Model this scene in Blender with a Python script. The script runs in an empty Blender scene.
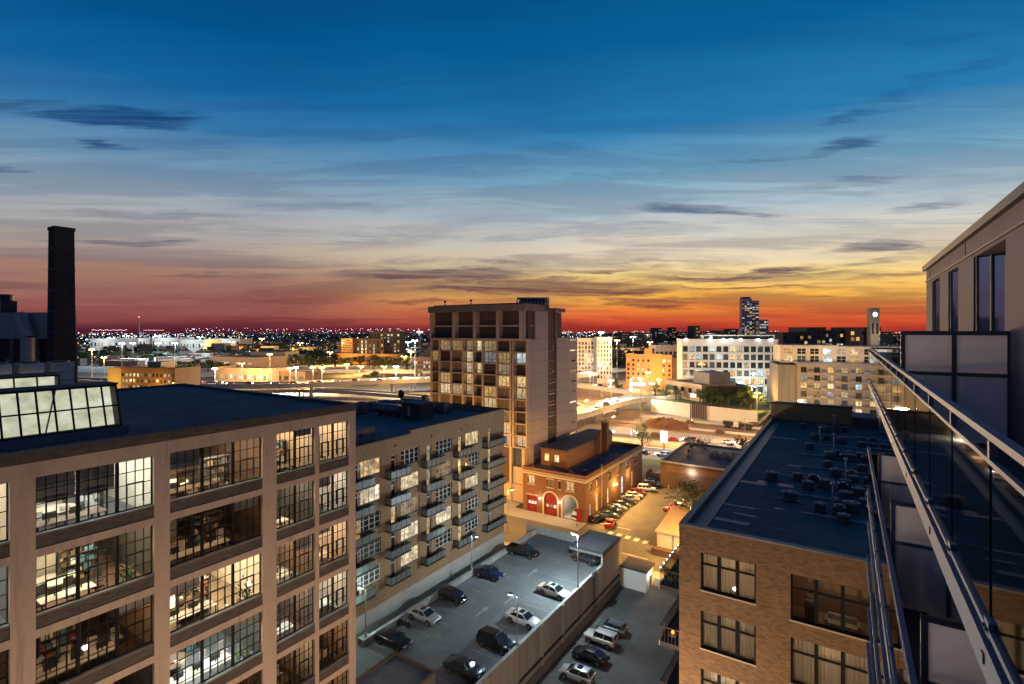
import bpy, bmesh, math, random
from mathutils import Vector, Matrix
R = random.Random(11)
SC = bpy.context.scene
COL = SC.collection
# ------------------------------------------------------------------ camera maths
F = 512.0; CX = 512.0; CY = 331.0; H = 42.0
TH = math.atan(334/512); S_, C_ = math.sin(TH), math.cos(TH)
def ray(px, py):
    a = (px-CX)/F; b = (CY-py)/F
    return (-S_+a*C_, C_+a*S_, b)
def G(px, py, z=0.0):
    r = ray(px, py); t = (z-H)/r[2]
    return (r[0]*t, r[1]*t, z)
def PD(px, D, z=0.0):
    r = ray(px, CY)
    return (r[0]*D, r[1]*D, z)
def ZY(py, D):
    return H-(py-CY)/F*D
def srgb(r, g, b):
    f = lambda v: (v/255/12.92) if v/255 <= .04045 else ((v/255+.055)/1.055)**2.4
    return (f(r), f(g), f(b), 1)
# ------------------------------------------------------------------ node helpers
class NT:
    def __init__(s, tree):
        s.t = tree; s.n = tree.nodes; s.l = tree.links
    def new(s, typ, **kw):
        n = s.n.new(typ)
        for k, v in kw.items(): setattr(n, k, v)
        return n
    def put(s, sock, v):
        if v is None: return
        if hasattr(v, 'is_linked'): s.l.new(v, sock)
        else: sock.default_value = v
    def m(s, op, a, b=None, c=None, clamp=False):
        n = s.n.new('ShaderNodeMath'); n.operation = op; n.use_clamp = clamp
        s.put(n.inputs[0], a)
        if b is not None: s.put(n.inputs[1], b)
        if c is not None: s.put(n.inputs[2], c)
        return n.outputs[0]
    def noise(s, vec, scale, detail=4, rough=.55, dist=0):
        n = s.n.new('ShaderNodeTexNoise'); s.put(n.inputs['Vector'], vec)
        n.inputs['Scale'].default_value = scale; n.inputs['Detail'].default_value = detail
        n.inputs['Roughness'].default_value = rough; n.inputs['Distortion'].default_value = dist
        return n.outputs['Fac']
    def ramp(s, fac, stops, interp='LINEAR'):
        n = s.n.new('ShaderNodeValToRGB'); s.put(n.inputs[0], fac); cr = n.color_ramp; cr.interpolation = interp
        while len(cr.elements) > 1: cr.elements.remove(cr.elements[-1])
        cr.elements[0].position = stops[0][0]; cr.elements[0].color = stops[0][1]
        for p, c in stops[1:]:
            e = cr.elements.new(p); e.color = c
        return n.outputs[0]
    def mix(s, f, a, b, mode='MIX'):
        n = s.n.new('ShaderNodeMix'); n.data_type = 'RGBA'; n.blend_type = mode
        s.put(n.inputs[0], f); s.put(n.inputs[6], a); s.put(n.inputs[7], b)
        return n.outputs[2]
    def pos(s):
        return s.n.new('ShaderNodeNewGeometry').outputs['Position']
    def mapv(s, vec, scale=(1, 1, 1), loc=(0, 0, 0), rot=(0, 0, 0)):
        n = s.n.new('ShaderNodeMapping'); s.put(n.inputs[0], vec)
        n.inputs[1].default_value = loc; n.inputs[2].default_value = rot; n.inputs[3].default_value = scale
        return n.outputs[0]
    def sep(s, vec):
        n = s.n.new('ShaderNodeSeparateXYZ'); s.put(n.inputs[0], vec); return n.outputs
    def comb(s, x, y, z):
        n = s.n.new('ShaderNodeCombineXYZ')
        for i, v in enumerate((x, y, z)): s.put(n.inputs[i], v)
        return n.outputs[0]
def c4(c): return (c[0], c[1], c[2], 1)
MATS = {}
def newmat(name):
    m = bpy.data.materials.new(name); m.use_nodes = True
    t = NT(m.node_tree); b = m.node_tree.nodes['Principled BSDF']
    MATS[name] = m
    return m, t, b
def bumpit(t, b, h, strength, dist=.02):
    bn = t.new('ShaderNodeBump'); bn.inputs['Strength'].default_value = strength
    bn.inputs['Distance'].default_value = dist
    t.put(bn.inputs['Height'], h); t.l.new(bn.outputs[0], b.inputs['Normal'])
def plain(name, col, rough=.6, metal=0, var=.25, scale=1.5, bump=0, streak=False, spec=None, coat=0, stains=0):
    m, t, b = newmat(name)
    p = t.pos()
    if streak: p2 = t.mapv(p, (1, 1, .12))
    else: p2 = p
    n = t.noise(p2, scale, 6, .6)
    n2 = t.noise(p, scale*7, 4, .6)
    k = t.m('ADD', t.m('MULTIPLY', n, .7), t.m('MULTIPLY', n2, .3))
    lo = tuple(x*(1-var) for x in col[:3]); hi = tuple(min(1, x*(1+var)) for x in col[:3])
    colr = t.ramp(k, [(.3, c4(lo)), (.7, c4(hi))])
    if stains:
        s1 = t.noise(p2 if streak else p, .9, 7, .7, .6); s2 = t.noise(t.mapv(p, (1, 1, .05)), 2.6, 4, .6) if streak else t.noise(p, 2.7, 3, .5)
        d = t.m('MAXIMUM', t.ramp(s1, [(.56, (0, 0, 0, 1)), (.72, (1, 1, 1, 1))]), t.m('MULTIPLY', t.ramp(s2, [(.60, (0, 0, 0, 1)), (.72, (1, 1, 1, 1))]), .8))
        colr = t.mix(t.m('MULTIPLY', d, stains), colr, c4([c*.35 for c in col[:3]]))
    t.put(b.inputs['Base Color'], colr)
    b.inputs['Roughness'].default_value = rough; b.inputs['Metallic'].default_value = metal
    if spec is not None: b.inputs['Specular IOR Level'].default_value = spec
    if coat: b.inputs['Coat Weight'].default_value = coat; b.inputs['Coat Roughness'].default_value = .05
    if bump: bumpit(t, b, n2, bump)
    return m
def brick(name, c1, c2, mortar, var=.35, rough=.85, w=.42, h=.14):
    m, t, b = newmat(name)
    x, y, z = t.sep(t.pos())
    u = t.m('ADD', x, y)
    v = t.comb(u, z, 0.0)
    bt = t.new('ShaderNodeTexBrick'); t.put(bt.inputs['Vector'], v)
    bt.inputs['Color1'].default_value = c4(c1); bt.inputs['Color2'].default_value = c4(c2)
    bt.inputs['Mortar'].default_value = c4(mortar); bt.inputs['Scale'].default_value = 1
    bt.inputs['Mortar Size'].default_value = .012; bt.inputs['Brick Width'].default_value = w
    bt.inputs['Row Height'].default_value = h; bt.inputs['Bias'].default_value = -.1
    n = t.noise(t.comb(t.m('MULTIPLY', u, .9), t.m('MULTIPLY', z, 5.5), 0.0), 1.0, 6, .65)
    n2 = t.noise(t.comb(u, z, 0.0), .35, 5, .6)
    k = t.m('ADD', t.m('MULTIPLY', n, .6), t.m('MULTIPLY', n2, .4))
    g = t.ramp(k, [(.32, (1-var,)*3+(1,)), (.68, (1+var,)*3+(1,))])
    t.put(b.inputs['Base Color'], t.mix(1.0, bt.outputs['Color'], g, 'MULTIPLY'))
    b.inputs['Roughness'].default_value = rough
    bumpit(t, b, bt.outputs['Fac'], -.4, .01)
    return m
def emis(name, col, strength, sample=False):
    m, t, b = newmat(name)
    b.inputs['Base Color'].default_value = c4(col); b.inputs['Emission Color'].default_value = c4(col)
    b.inputs['Emission Strength'].default_value = strength
    if not sample: m.cycles.emission_sampling = 'NONE'
    return m
def winmat(name, lit, strength=1.0, cool=.3, dark=(.02, .025, .03), scale=1.0, curtain=.5):
    """Window pane: dark reflective glass, or a lit curtained room behind it, by object."""
    m, t, b = newmat(name)
    r = t.new('ShaderNodeObjectInfo').outputs['Random']
    on = t.m('LESS_THAN', r, lit)
    f = t.m('FRACT', t.m('MULTIPLY', r, 17.31)); f2 = t.m('FRACT', t.m('MULTIPLY', r, 71.7))
    col = t.ramp(f, [(0, srgb(255, 196, 110)), (.35, srgb(255, 214, 150)), (1-cool, srgb(255, 232, 190)), (min(.99, 1-cool*.5), srgb(215, 235, 240))])
    x, y, z = t.sep(t.pos())
    u = t.m('ADD', x, y)
    ph = t.m('MULTIPLY', f2, 31.0)
    cur = t.noise(t.comb(t.m('ADD', t.m('MULTIPLY', u, 4.0/scale), ph), t.m('MULTIPLY', z, .25/scale), ph), 1.0, 3, .6)
    blk = t.noise(t.comb(t.m('ADD', t.m('MULTIPLY', u, 1.1/scale), ph), t.m('MULTIPLY', z, 1.3/scale), ph), 1.0, 5, .75)
    pat = t.m('ADD', t.m('MULTIPLY', t.ramp(cur, [(.35, (.25,)*3+(1,)), (.65, (1, 1, 1, 1))]), curtain),
              t.m('MULTIPLY', t.ramp(blk, [(.42, (0.04,)*3+(1,)), (.6, (1.2,)*3+(1,))]), 1-curtain))
    st = t.m('MULTIPLY', t.m('MULTIPLY', pat, on), t.m('ADD', .25*strength, t.m('MULTIPLY', f2, strength)))
    t.put(b.inputs['Emission Color'], col); t.put(b.inputs['Emission Strength'], st)
    curd = t.mix(t.m('GREATER_THAN', f, .55), c4(dark), c4(tuple(d*4.5 for d in dark)))
    t.put(b.inputs['Base Color'], t.mix(t.m('MULTIPLY', cur, 1.0), c4(dark), curd))
    b.inputs['Roughness'].default_value = .08
    m.cycles.emission_sampling = 'NONE'
    return m
def glassmat(name, tint, refl_rough=.02, ior=1.45, extra=0.0):
    """Thin glazing: clear tinted transmission plus a Fresnel reflection."""
    m, t, b = newmat(name)
    t.n.remove(b)
    out = [n for n in t.n if n.type == 'OUTPUT_MATERIAL'][0]
    tr = t.new('ShaderNodeBsdfTransparent'); tr.inputs[0].default_value = c4(tint)
    gl = t.new('ShaderNodeBsdfGlossy'); gl.inputs['Roughness'].default_value = refl_rough
    fr = t.new('ShaderNodeFresnel'); fr.inputs[0].default_value = ior
    fac = t.m('ADD', fr.outputs[0], extra, clamp=True)
    mx = t.new('ShaderNodeMixShader'); t.put(mx.inputs[0], fac)
    t.l.new(tr.outputs[0], mx.inputs[1]); t.l.new(gl.outputs[0], mx.inputs[2]); t.l.new(mx.outputs[0], out.inputs[0])
    return m
# ------------------------------------------------------------------ mesh helpers
class MB:
    def __init__(s): s.v = []; s.f = []; s.mi = []; s.sm = []
    def add(s, vs, fs, mi=0, sm=False, M=None):
        o = len(s.v)
        for v in vs:
            v = Vector(v)
            s.v.append(M @ v if M is not None else v)
        for f in fs: s.f.append([o+i for i in f]); s.mi.append(mi); s.sm.append(sm)
        return s
    def box(s, x0, x1, y0, y1, z0, z1, mi=0, M=None):
        if x0 > x1: x0, x1 = x1, x0
        if y0 > y1: y0, y1 = y1, y0
        if z0 > z1: z0, z1 = z1, z0
        return s.add([(x0, y0, z0), (x1, y0, z0), (x1, y1, z0), (x0, y1, z0), (x0, y0, z1), (x1, y0, z1), (x1, y1, z1), (x0, y1, z1)],
              [(3, 2, 1, 0), (4, 5, 6, 7), (0, 1, 5, 4), (1, 2, 6, 5), (2, 3, 7, 6), (3, 0, 4, 7)], mi, M=M)
    def cyl(s, p0, p1, r0, r1=None, n=10, mi=0, caps=True, M=None, sm=True):
        r1 = r0 if r1 is None else r1
        p0 = Vector(p0); p1 = Vector(p1); d = (p1-p0)
        if d.length < 1e-6: return s
        q = d.to_track_quat('Z', 'Y').to_matrix()
        vs = []
        for p, r in ((p0, r0), (p1, r1)):
            for i in range(n):
                a = 2*math.pi*i/n
                vs.append(p+q @ Vector((math.cos(a)*r, math.sin(a)*r, 0)))
        s.add(vs, [(i, (i+1) % n, n+(i+1) % n, n+i) for i in range(n)], mi, sm, M)
        if caps: s.add(vs, [tuple(range(n-1, -1, -1)), tuple(range(n, 2*n))], mi, False, M)
        return s
    def prism(s, poly, z0, z1, mi=0, M=None):
        n = len(poly)
        vs = [(p[0], p[1], z0) for p in poly]+[(p[0], p[1], z1) for p in poly]
        a = sum(poly[i][0]*poly[(i+1) % n][1]-poly[(i+1) % n][0]*poly[i][1] for i in range(n))
        fs = [tuple(range(n-1, -1, -1)), tuple(range(n, 2*n))]+[(i, (i+1) % n, n+(i+1) % n, n+i) for i in range(n)]
        if a < 0: fs = [tuple(reversed(f)) for f in fs]
        return s.add(vs, fs, mi, M=M)
    def ball(s, c, r, mi=0, sx=1, sy=1, sz=1, n=6, sm=True):
        vs = [(c[0], c[1], c[2]-r*sz)]
        for j in range(1, n):
            th = math.pi*j/n
            for i in range(2*n):
                a = math.pi*i/n
                vs.append((c[0]+math.sin(th)*math.cos(a)*r*sx, c[1]+math.sin(th)*math.sin(a)*r*sy, c[2]-math.cos(th)*r*sz))
        vs.append((c[0], c[1], c[2]+r*sz)); k = 2*n
        fs = [(0, 1+(i+1) % k, 1+i) for i in range(k)]
        for j in range(n-2):
            for i in range(k):
                a = 1+j*k
                fs.append((a+i, a+(i+1) % k, a+k+(i+1) % k, a+k+i))
        L = len(vs)-1; a = 1+(n-2)*k
        fs += [(a+i, a+(i+1) % k, L) for i in range(k)]
        return s.add(vs, fs, mi, sm)
    def mesh(s, name, mats, inv=None):
        me = bpy.data.meshes.new(name)
        me.from_pydata([tuple(inv @ v) if inv is not None else tuple(v) for v in s.v], [], s.f)
        for m in mats: me.materials.append(MATS[m] if isinstance(m, str) else m)
        me.polygons.foreach_set('material_index', s.mi)
        me.polygons.foreach_set('use_smooth', s.sm)
        me.update()
        return me
    def build(s, name, mats, parent=None, local=False):
        """Vertices are world coordinates; with a parent they are moved into its space unless local."""
        if isinstance(mats, str): mats = [mats]
        inv = None
        if parent is not None and not local: inv = wm(parent).inverted()
        return link(name, s.mesh(name, mats, inv), parent)
def wm(o):
    M = o.matrix_basis.copy(); p = o.parent
    while p: M = p.matrix_basis @ M; p = p.parent
    return M
def link(name, data, parent=None, loc=None, rz=None):
    o = bpy.data.objects.new(name, data); COL.objects.link(o)
    if parent is not None: o.parent = parent
    if loc is not None: o.location = loc
    if rz is not None: o.rotation_euler = (0, 0, rz)
    return o
def tag(o, label=None, cat=None, group=None, kind=None):
    if label: o['label'] = label
    if cat: o['category'] = cat
    if group: o['group'] = group
    if kind: o['kind'] = kind
    return o
def thing(name, label, cat, loc=(0, 0, 0), rz=0, group=None):
    return tag(link(name, None, None, loc, rz), label, cat, group)
def struct(name, mb, mats): return tag(mb.build(name, mats), kind='structure')
def light(parent, loc, col, power, radius=.15, spot=None, aim=None):
    d = bpy.data.lights.new('lamp_light', 'SPOT' if spot else 'POINT'); d.energy = power; d.color = col[:3]; d.shadow_soft_size = radius
    if spot: d.spot_size = math.radians(spot); d.spot_blend = .6
    o = bpy.data.objects.new('lamp_light', d); COL.objects.link(o); o.parent = parent
    o.location = wm(parent).inverted() @ Vector(loc)
    if aim is not None:
        o.rotation_euler = (wm(parent).inverted().to_3x3() @ (Vector(aim)-Vector(loc))).to_track_quat('-Z', 'Y').to_euler()
    return o
# ------------------------------------------------------------------ materials
plain('stucco', (.46, .345, .265), .88, var=.16, scale=.6, bump=.3, streak=True, stains=.5)
plain('cornice_dark', (.07, .055, .05), .8)
plain('roof_dark', (.135, .138, .145), .9, var=.3, scale=.25, bump=.1, spec=.15, stains=.5)
plain('roof_blue', (.17, .17, .185), .9, var=.3, scale=.3, bump=.1, spec=.15, stains=.5)
plain('roof_flashing', (.12, .12, .13), .5, metal=.2)
plain('concrete', (.36, .36, .33), .85, var=.3, scale=.6, bump=.2, streak=True, stains=.4)
plain('concrete_dark', (.16, .155, .145), .85, var=.35, scale=.5, bump=.2, streak=True)
plain('deck_floor', (.16, .165, .17), .75, var=.3, scale=.22, bump=.1, stains=.45)
plain('asphalt', (.075, .075, .077), .85, var=.3, scale=.4, bump=.1, stains=.4)
plain('asphalt_light', (.16, .15, .135), .9, var=.3, scale=.2, bump=.1, stains=.35)
plain('road_concrete', (.42, .4, .37), .85, var=.2, scale=.1, bump=.1, stains=.25)
plain('dirt', (.26, .165, .105), .95, var=.45, scale=.08, bump=.3)
plain('dirt_red', (.2, .1, .06), .95, var=.4, scale=.5, bump=.4)
plain('ground', (.06, .058, .05), .95, var=.5, scale=.02)
plain('grass', (.05, .09, .03), .95, var=.4, scale=.5)
plain('white_paint', (.7, .7, .68), .6, var=.25, scale=3)
plain('worn_paint', (.34, .34, .33), .7, var=.5, scale=4)
plain('yellow_paint', (.6, .42, .08), .6, var=.2, scale=3)
plain('white_wall', (.62, .6, .56), .8, var=.12, scale=.3)
plain('cream_wall', (.52, .47, .4), .8, var=.12, scale=.3)
plain('tan_wall', (.42, .3, .2), .85, var=.15, scale=.4)
plain('tower_panel', (.44, .35, .33), .8, var=.09, scale=.4, streak=True, stains=.2)
plain('tower_frame', (.52, .39, .27), .8, var=.1, scale=.6)
plain('own_wall', (.15, .128, .155), .75, var=.1, scale=.8, bump=.1)
plain('dark_metal', (.03, .032, .035), .45, metal=.3)
plain('mid_metal', (.16, .165, .17), .45, metal=.5)
plain('gray_metal', (.35, .35, .36), .5, metal=.3)
plain('rail_metal', (.15, .19, .29), .6, metal=.2, var=.12, scale=3)
plain('steel_frame', (.018, .017, .018), .85, spec=.1)
plain('white_frame', (.65, .64, .6), .5, var=.05)
plain('rubber', (.015, .015, .015), .8)
plain('wood_dark', (.1, .06, .035), .7)
plain('fascia', (.24, .18, .13), .85, var=.2, scale=.5)
plain('red_paint', (.24, .016, .012), .45, var=.1)
plain('limestone', (.5, .42, .3), .8, var=.12)
plain('bark', (.06, .045, .03), .9)
plain('room_wall', (.62, .56, .45), .9, var=.08)
plain('cabinet_black', (.02, .02, .02), .5)
plain('room_floor', (.2, .15, .1), .6, var=.2)
plain('furniture_dark', (.05, .045, .04), .6)
plain('furniture_light', (.55, .52, .46), .6)
plain('furniture_teal', (.08, .2, .24), .6)
plain('furniture_red', (.3, .1, .06), .6)
plain('blind', (.32, .3, .3), .8, var=.1)
m, t, b = newmat('curtain'); o_ = [n for n in t.n if n.type == 'OUTPUT_MATERIAL'][0]; b.inputs['Base Color'].default_value = (.42, .38, .33, 1); b.inputs['Roughness'].default_value = .9
d2_ = t.new('ShaderNodeBsdfTranslucent'); d2_.inputs[0].default_value = (.6, .52, .42, 1); mx_ = t.new('ShaderNodeMixShader'); mx_.inputs[0].default_value = .5
t.l.new(b.outputs[0], mx_.inputs[1]); t.l.new(d2_.outputs[0], mx_.inputs[2]); t.l.new(mx_.outputs[0], o_.inputs[0])
plain('dark_building', (.05, .045, .045), .8, var=.3, scale=.2)
plain('brown_building', (.11, .065, .045), .85, var=.25, scale=.2)
plain('gray_building', (.2, .19, .19), .8, var=.2, scale=.2)
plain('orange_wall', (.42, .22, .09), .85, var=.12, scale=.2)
plain('chimney_brick', (.045, .036, .032), .9, var=.3, scale=1.2, bump=.2)
brick('brick_tan', (.25, .135, .062), (.12, .064, .032), (.19, .14, .08), var=.17, w=.34, h=.105)
brick('brick_loft', (.34, .21, .11), (.22, .13, .07), (.26, .2, .14), var=.2, w=.34, h=.11)
brick('brick_spandrel', (.1, .075, .06), (.05, .04, .035), (.1, .09, .08), var=.35)
brick('brick_red', (.22, .085, .04), (.14, .055, .028), (.18, .11, .07), var=.2, w=.3, h=.1)
brick('brick_yellow', (.5, .36, .17), (.42, .3, .14), (.4, .32, .2), var=.12)
winmat('pane_mixed', .42, 1.3, .25)
winmat('pane_tower', .5, 1.0, .3, dark=(.085, .066, .045), scale=.55)
winmat('pane_loft', .62, 1.0, .06, dark=(.03, .03, .03), curtain=.4)
winmat('pane_lit', 1.0, 1.6, .3)
winmat('pane_far', .55, 1.3, .35, scale=1.6)
winmat('pane_far_some', .35, 1.3, .35, scale=1.6)
winmat('pane_dark', .0, 0, .3, dark=(.012, .016, .022))
winmat('pane_amber', 1.0, .14, .01, curtain=.85)
emis('lamp_white', (1, .97, .9), 22); emis('lamp_sodium', (1, .55, .15), 22); emis('lamp_cool', (.75, .95, 1), 28)
emis('lamp_red', (1, .12, .08), 6); emis('strip_light', (1, .82, .55), 78, True); emis('strip_cool', (.97, 1, .93), 66, True)
emis('strip_dim', (1, .68, .38), 17, True); emis('lamp_soft', (1, .8, .6), 1.5)
emis('sign_white', (.95, .97, 1), 3.5); emis('clock_face', (1, 1, .95), 2.2); emis('blue_glow', (.06, .12, 1), 2.5); emis('purple_glow', (.55, .3, 1), 1.6)
m, t, b = newmat('skylight_glow')
n_ = t.noise(t.mapv(t.pos(), (1, 1.2, 1.6)), 1.0, 4, .6)
t.put(b.inputs['Emission Color'], t.ramp(n_, [(.3, srgb(180, 178, 150)), (.5, srgb(218, 216, 186)), (.7, srgb(244, 242, 222))])); b.inputs['Emission Strength'].default_value = .85
b.inputs['Base Color'].default_value = (.1, .1, .1, 1); b.inputs['Roughness'].default_value = .2; m.cycles.emission_sampling = 'NONE'
emis('orange_glow', (1, .3, .04), 2.5)
emis('headlamp_off', (.7, .75, .8), .0); emis('tail_off', (.35, .02, .02), .0)
glassmat('clear_glass', (.92, .94, .93), .01)
glassmat('rail_glass', (.26, .32, .36), .03, 1.5, .10)
glassmat('car_glass', (.05, .06, .07), .03)
m, t, b = newmat('frosted_panel'); t.n.remove(b)
o_ = [n for n in t.n if n.type == 'OUTPUT_MATERIAL'][0]
d1_ = t.new('ShaderNodeBsdfDiffuse'); d1_.inputs[0].default_value = (.8, .8, .86, 1); d2_ = t.new('ShaderNodeBsdfTranslucent'); d2_.inputs[0].default_value = (.85, .86, .92, 1)
d3_ = t.new('ShaderNodeBsdfTransparent'); d3_.inputs[0].default_value = (.6, .62, .7, 1)
mx_ = t.new('ShaderNodeMixShader'); mx_.inputs[0].default_value = .65; t.l.new(d1_.outputs[0], mx_.inputs[1]); t.l.new(d2_.outputs[0], mx_.inputs[2])
mx2 = t.new('ShaderNodeMixShader'); mx2.inputs[0].default_value = .3; t.l.new(mx_.outputs[0], mx2.inputs[1]); t.l.new(d3_.outputs[0], mx2.inputs[2]); t.l.new(mx2.outputs[0], o_.inputs[0])
plain('balcony_panel', (.12, .14, .14), .4, var=.1)
m, t, b = newmat('sky_glass'); b.inputs['Base Color'].default_value = (.42, .46, .52, 1); b.inputs['Roughness'].default_value = .04; b.inputs['Metallic'].default_value = .85
bumpit(t, b, t.noise(t.pos(), 1.2, 2), .05, .01)
def leafmat(name, col):
    m, t, b = newmat(name)
    r = t.noise(t.pos(), 1.3, 5)
    t.put(b.inputs['Base Color'], t.ramp(r, [(.35, c4([c*.55 for c in col])), (.65, c4([c*1.5 for c in col]))]))
    b.inputs['Roughness'].default_value = .7; b.inputs['Subsurface Weight'].default_value = 0
leafmat('leaf_dark', (.035, .06, .02)); leafmat('leaf_green', (.06, .11, .03)); leafmat('leaf_olive', (.08, .09, .03))
# ------------------------------------------------------------------ camera, sky
cd = bpy.data.cameras.new('camera'); cam = bpy.data.objects.new('camera', cd); COL.objects.link(cam)
cam.location = (0, 0, H); cam.rotation_euler = (math.pi/2, 0, TH)
cd.sensor_width = 36; cd.lens = 18; cd.shift_y = (CY-342)/1024; cd.clip_start = .05; cd.clip_end = 30000
SC.camera = cam
W = bpy.data.worlds.new('World'); SC.world = W; W.use_nodes = True
T = NT(W.node_tree); bg = W.node_tree.nodes['Background']
dirv = T.new('ShaderNodeTexCoord').outputs['Generated']
x, y, z = T.sep(dirv)
az = T.m('ARCTAN2', x, y)
el = T.m('ARCSINE', z)
def aze(px, py):
    return math.atan2(px-CX, F), math.atan2(CY-py, F)
fw_ = T.m('ABSOLUTE', T.m('ADD', T.m('MULTIPLY', x, -S_), T.m('MULTIPLY', y, C_))); rt_ = T.m('ADD', T.m('MULTIPLY', x, C_), T.m('MULTIPLY', y, S_))
az0 = az; el0 = el
az = T.m('ARCTAN2', rt_, fw_); el = T.m('ARCTAN2', z, fw_)
wob = T.noise(T.comb(T.m('MULTIPLY', az, 3.0), T.m('MULTIPLY', el, 22.0), 0.0), 1.0, 5, .6)
wob2 = T.noise(T.comb(T.m('MULTIPLY', az, 9.0), T.m('MULTIPLY', el, 60.0), 3.0), 1.0, 5, .6)
elw = T.m('ADD', T.m('ADD', T.m('MULTIPLY', el0, .75), T.m('MULTIPLY', el, .25)), T.m('MULTIPLY', T.m('SUBTRACT', wob, .5), .05))
e01 = T.m('DIVIDE', elw, math.radians(40), clamp=True)
def stops(l): return [(a/40, srgb(*c)) for a, c in l]
rA = T.ramp(e01, stops([(0, (146, 44, 40)), (.5, (188, 58, 42)), (1.3, (218, 92, 48)), (2.4, (234, 130, 56)), (3.8, (243, 180, 76)), (5.8, (244, 210, 128)), (7.6, (230, 212, 176)), (9.8, (212, 206, 190)), (12.6, (172, 188, 196)), (16.5, (112, 162, 188)), (21.5, (36, 120, 172)), (29, (0, 92, 146)), (40, (2, 64, 112))]))
rB = T.ramp(e01, stops([(0, (62, 28, 44)), (.5, (98, 42, 56)), (1.4, (134, 70, 70)), (3.2, (154, 98, 88)), (6.0, (158, 120, 104)), (8.3, (176, 160, 146)), (11.8, (160, 168, 174)), (16, (108, 146, 174)), (20, (48, 112, 162)), (23.4, (16, 96, 154)), (28, (0, 80, 136)), (40, (2, 58, 106))]))
rC = T.ramp(e01, stops([(0, (80, 80, 108)), (6, (78, 94, 132)), (15, (64, 88, 130)), (30, (24, 62, 104)), (40, (6, 48, 84))]))
caz = T.m('SUBTRACT', az0, math.radians(-6))
ca = T.m('COSINE', caz)
fAB = T.ramp(ca, [(.58, (1, 1, 1, 1)), (.86, (.5,)*3+(1,)), (.985, (0, 0, 0, 1))], 'EASE')
fC = T.ramp(ca, [(0, (1, 1, 1, 1)), (.35, (0, 0, 0, 1))], 'EASE')
sky = T.mix(fC, T.mix(fAB, rA, rB), rC)
# streaked clouds
st = T.noise(T.comb(T.m('MULTIPLY', az, 2.2), T.m('MULTIPLY', T.m('ADD', el, T.m('MULTIPLY', az, .0)), 26.0), 7.3), 1.0, 7, .62, .4)
stf = T.ramp(st, [(.44, (0, 0, 0, 1)), (.60, (1, 1, 1, 1))], 'EASE')
st2 = T.noise(T.comb(T.m('MULTIPLY', az, 1.3), T.m('MULTIPLY', T.m('ADD', el, T.m('MULTIPLY', az, -.03)), 11.0), 2.1), 1.0, 6, .6, .5)
st2f = T.ramp(st2, [(.48, (0, 0, 0, 1)), (.68, (1, 1, 1, 1))], 'EASE')
clouds = [(440, 274, 95, 8, .0, 1.1), (520, 286, 130, 7, -.01, 1.1), (600, 292, 90, 5, -.02, .9), (740, 277, 150, 4.5, -.03, .8), (640, 262, 120, 3, -.02, .5), (700, 300, 160, 2.5, .0, .55), (880, 276, 90, 3.5, -.06, .6), (330, 205, 150, 7, .0, .42), (480, 172, 140, 8, -.02, .34), (150, 215, 160, 6, .02, .45), (840, 182, 130, 7, -.06, .5), (940, 205, 90, 5, -.08, .5), (770, 158, 90, 7, -.14, .5), (860, 118, 90, 8, -.2, .45), (560, 232, 120, 5, 0, .35), (500, 262, 60, 3, 0, .6), (610, 270, 70, 3.5, -.02, .7), (760, 240, 70, 3, -.02, .4), (60, 262, 70, 4, 0, .4), (200, 276, 90, 3, 0, .5), (820, 296, 60, 2.5, 0, .6), (420, 302, 70, 2.5, 0, .6), (128, 118, 62, 11, .06, 1.2), (128, 124, 50, 5, .02, .8), (110, 146, 48, 4.5, .02, .7), (20, 170, 42, 5.5, .05, .8), (10, 104, 60, 6, .06, .5), (130, 242, 100, 4.5, .0, .75), (60, 188, 60, 4, .03, .4), (305, 140, 40, 4, 0, .3),
          (430, 272, 70, 5, .0, .8), (480, 285, 95, 5.5, -.02, .9), (560, 293, 60, 4, 0, .6), (690, 209, 80, 6, .03, .7), (735, 214, 36, 3.5, .05, .7), (640, 303, 60, 4, .10, .75), (880, 246, 55, 6, -.09, .9),
          (820, 146, 62, 7, -.16, .7), (880, 96, 90, 9, -.20, .4), (950, 70, 110, 12, -.25, .35), (700, 130, 90, 8, -.1, .25), (770, 272, 70, 4, -.09, .75), (690, 278, 110, 4, .02, .6), (880, 262, 60, 4, -.1, .5), (730, 288, 130, 2.4, .0, .7), (960, 40, 90, 8, -.1, .3),
          (250, 300, 160, 3, 0, .5), (330, 318, 150, 2.5, 0, .5), (620, 318, 60, 2, 0, .4), (200, 328, 120, 3, 0, .6)]
tot = None
dx = T.m('MULTIPLY', T.m('SUBTRACT', wob, .5), .3)
dy = T.m('ADD', T.m('MULTIPLY', T.m('SUBTRACT', wob2, .5), .042), T.m('MULTIPLY', T.m('SUBTRACT', wob, .5), .02))
azd = T.m('ADD', az, dx); eld = T.m('ADD', el, dy)
for (px, py, sx, sy, sl, amp) in clouds:
    a0, e0 = aze(px, py); a1, e1 = aze(px+sx, py+sl*sx); _, e2 = aze(px, py-sy)
    sa = abs(a1-a0); se = max(abs(e2-e0), .003); k = (e1-e0)/(a1-a0)
    da = T.m('SUBTRACT', azd, a0)
    u = T.m('MULTIPLY', da, 1/sa)
    v = T.m('MULTIPLY', T.m('SUBTRACT', T.m('SUBTRACT', eld, e0), T.m('MULTIPLY', da, k)), 1/se)
    q = T.m('ADD', T.m('MULTIPLY', u, u), T.m('MULTIPLY', v, v))
    g = T.m('MULTIPLY', T.m('EXPONENT', T.m('MULTIPLY', q, -1.0)), amp)
    tot = g if tot is None else T.m('MAXIMUM', tot, g)
blob = T.ramp(tot, [(.08, (0, 0, 0, 1)), (.75, (1, 1, 1, 1))], 'EASE')
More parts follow.
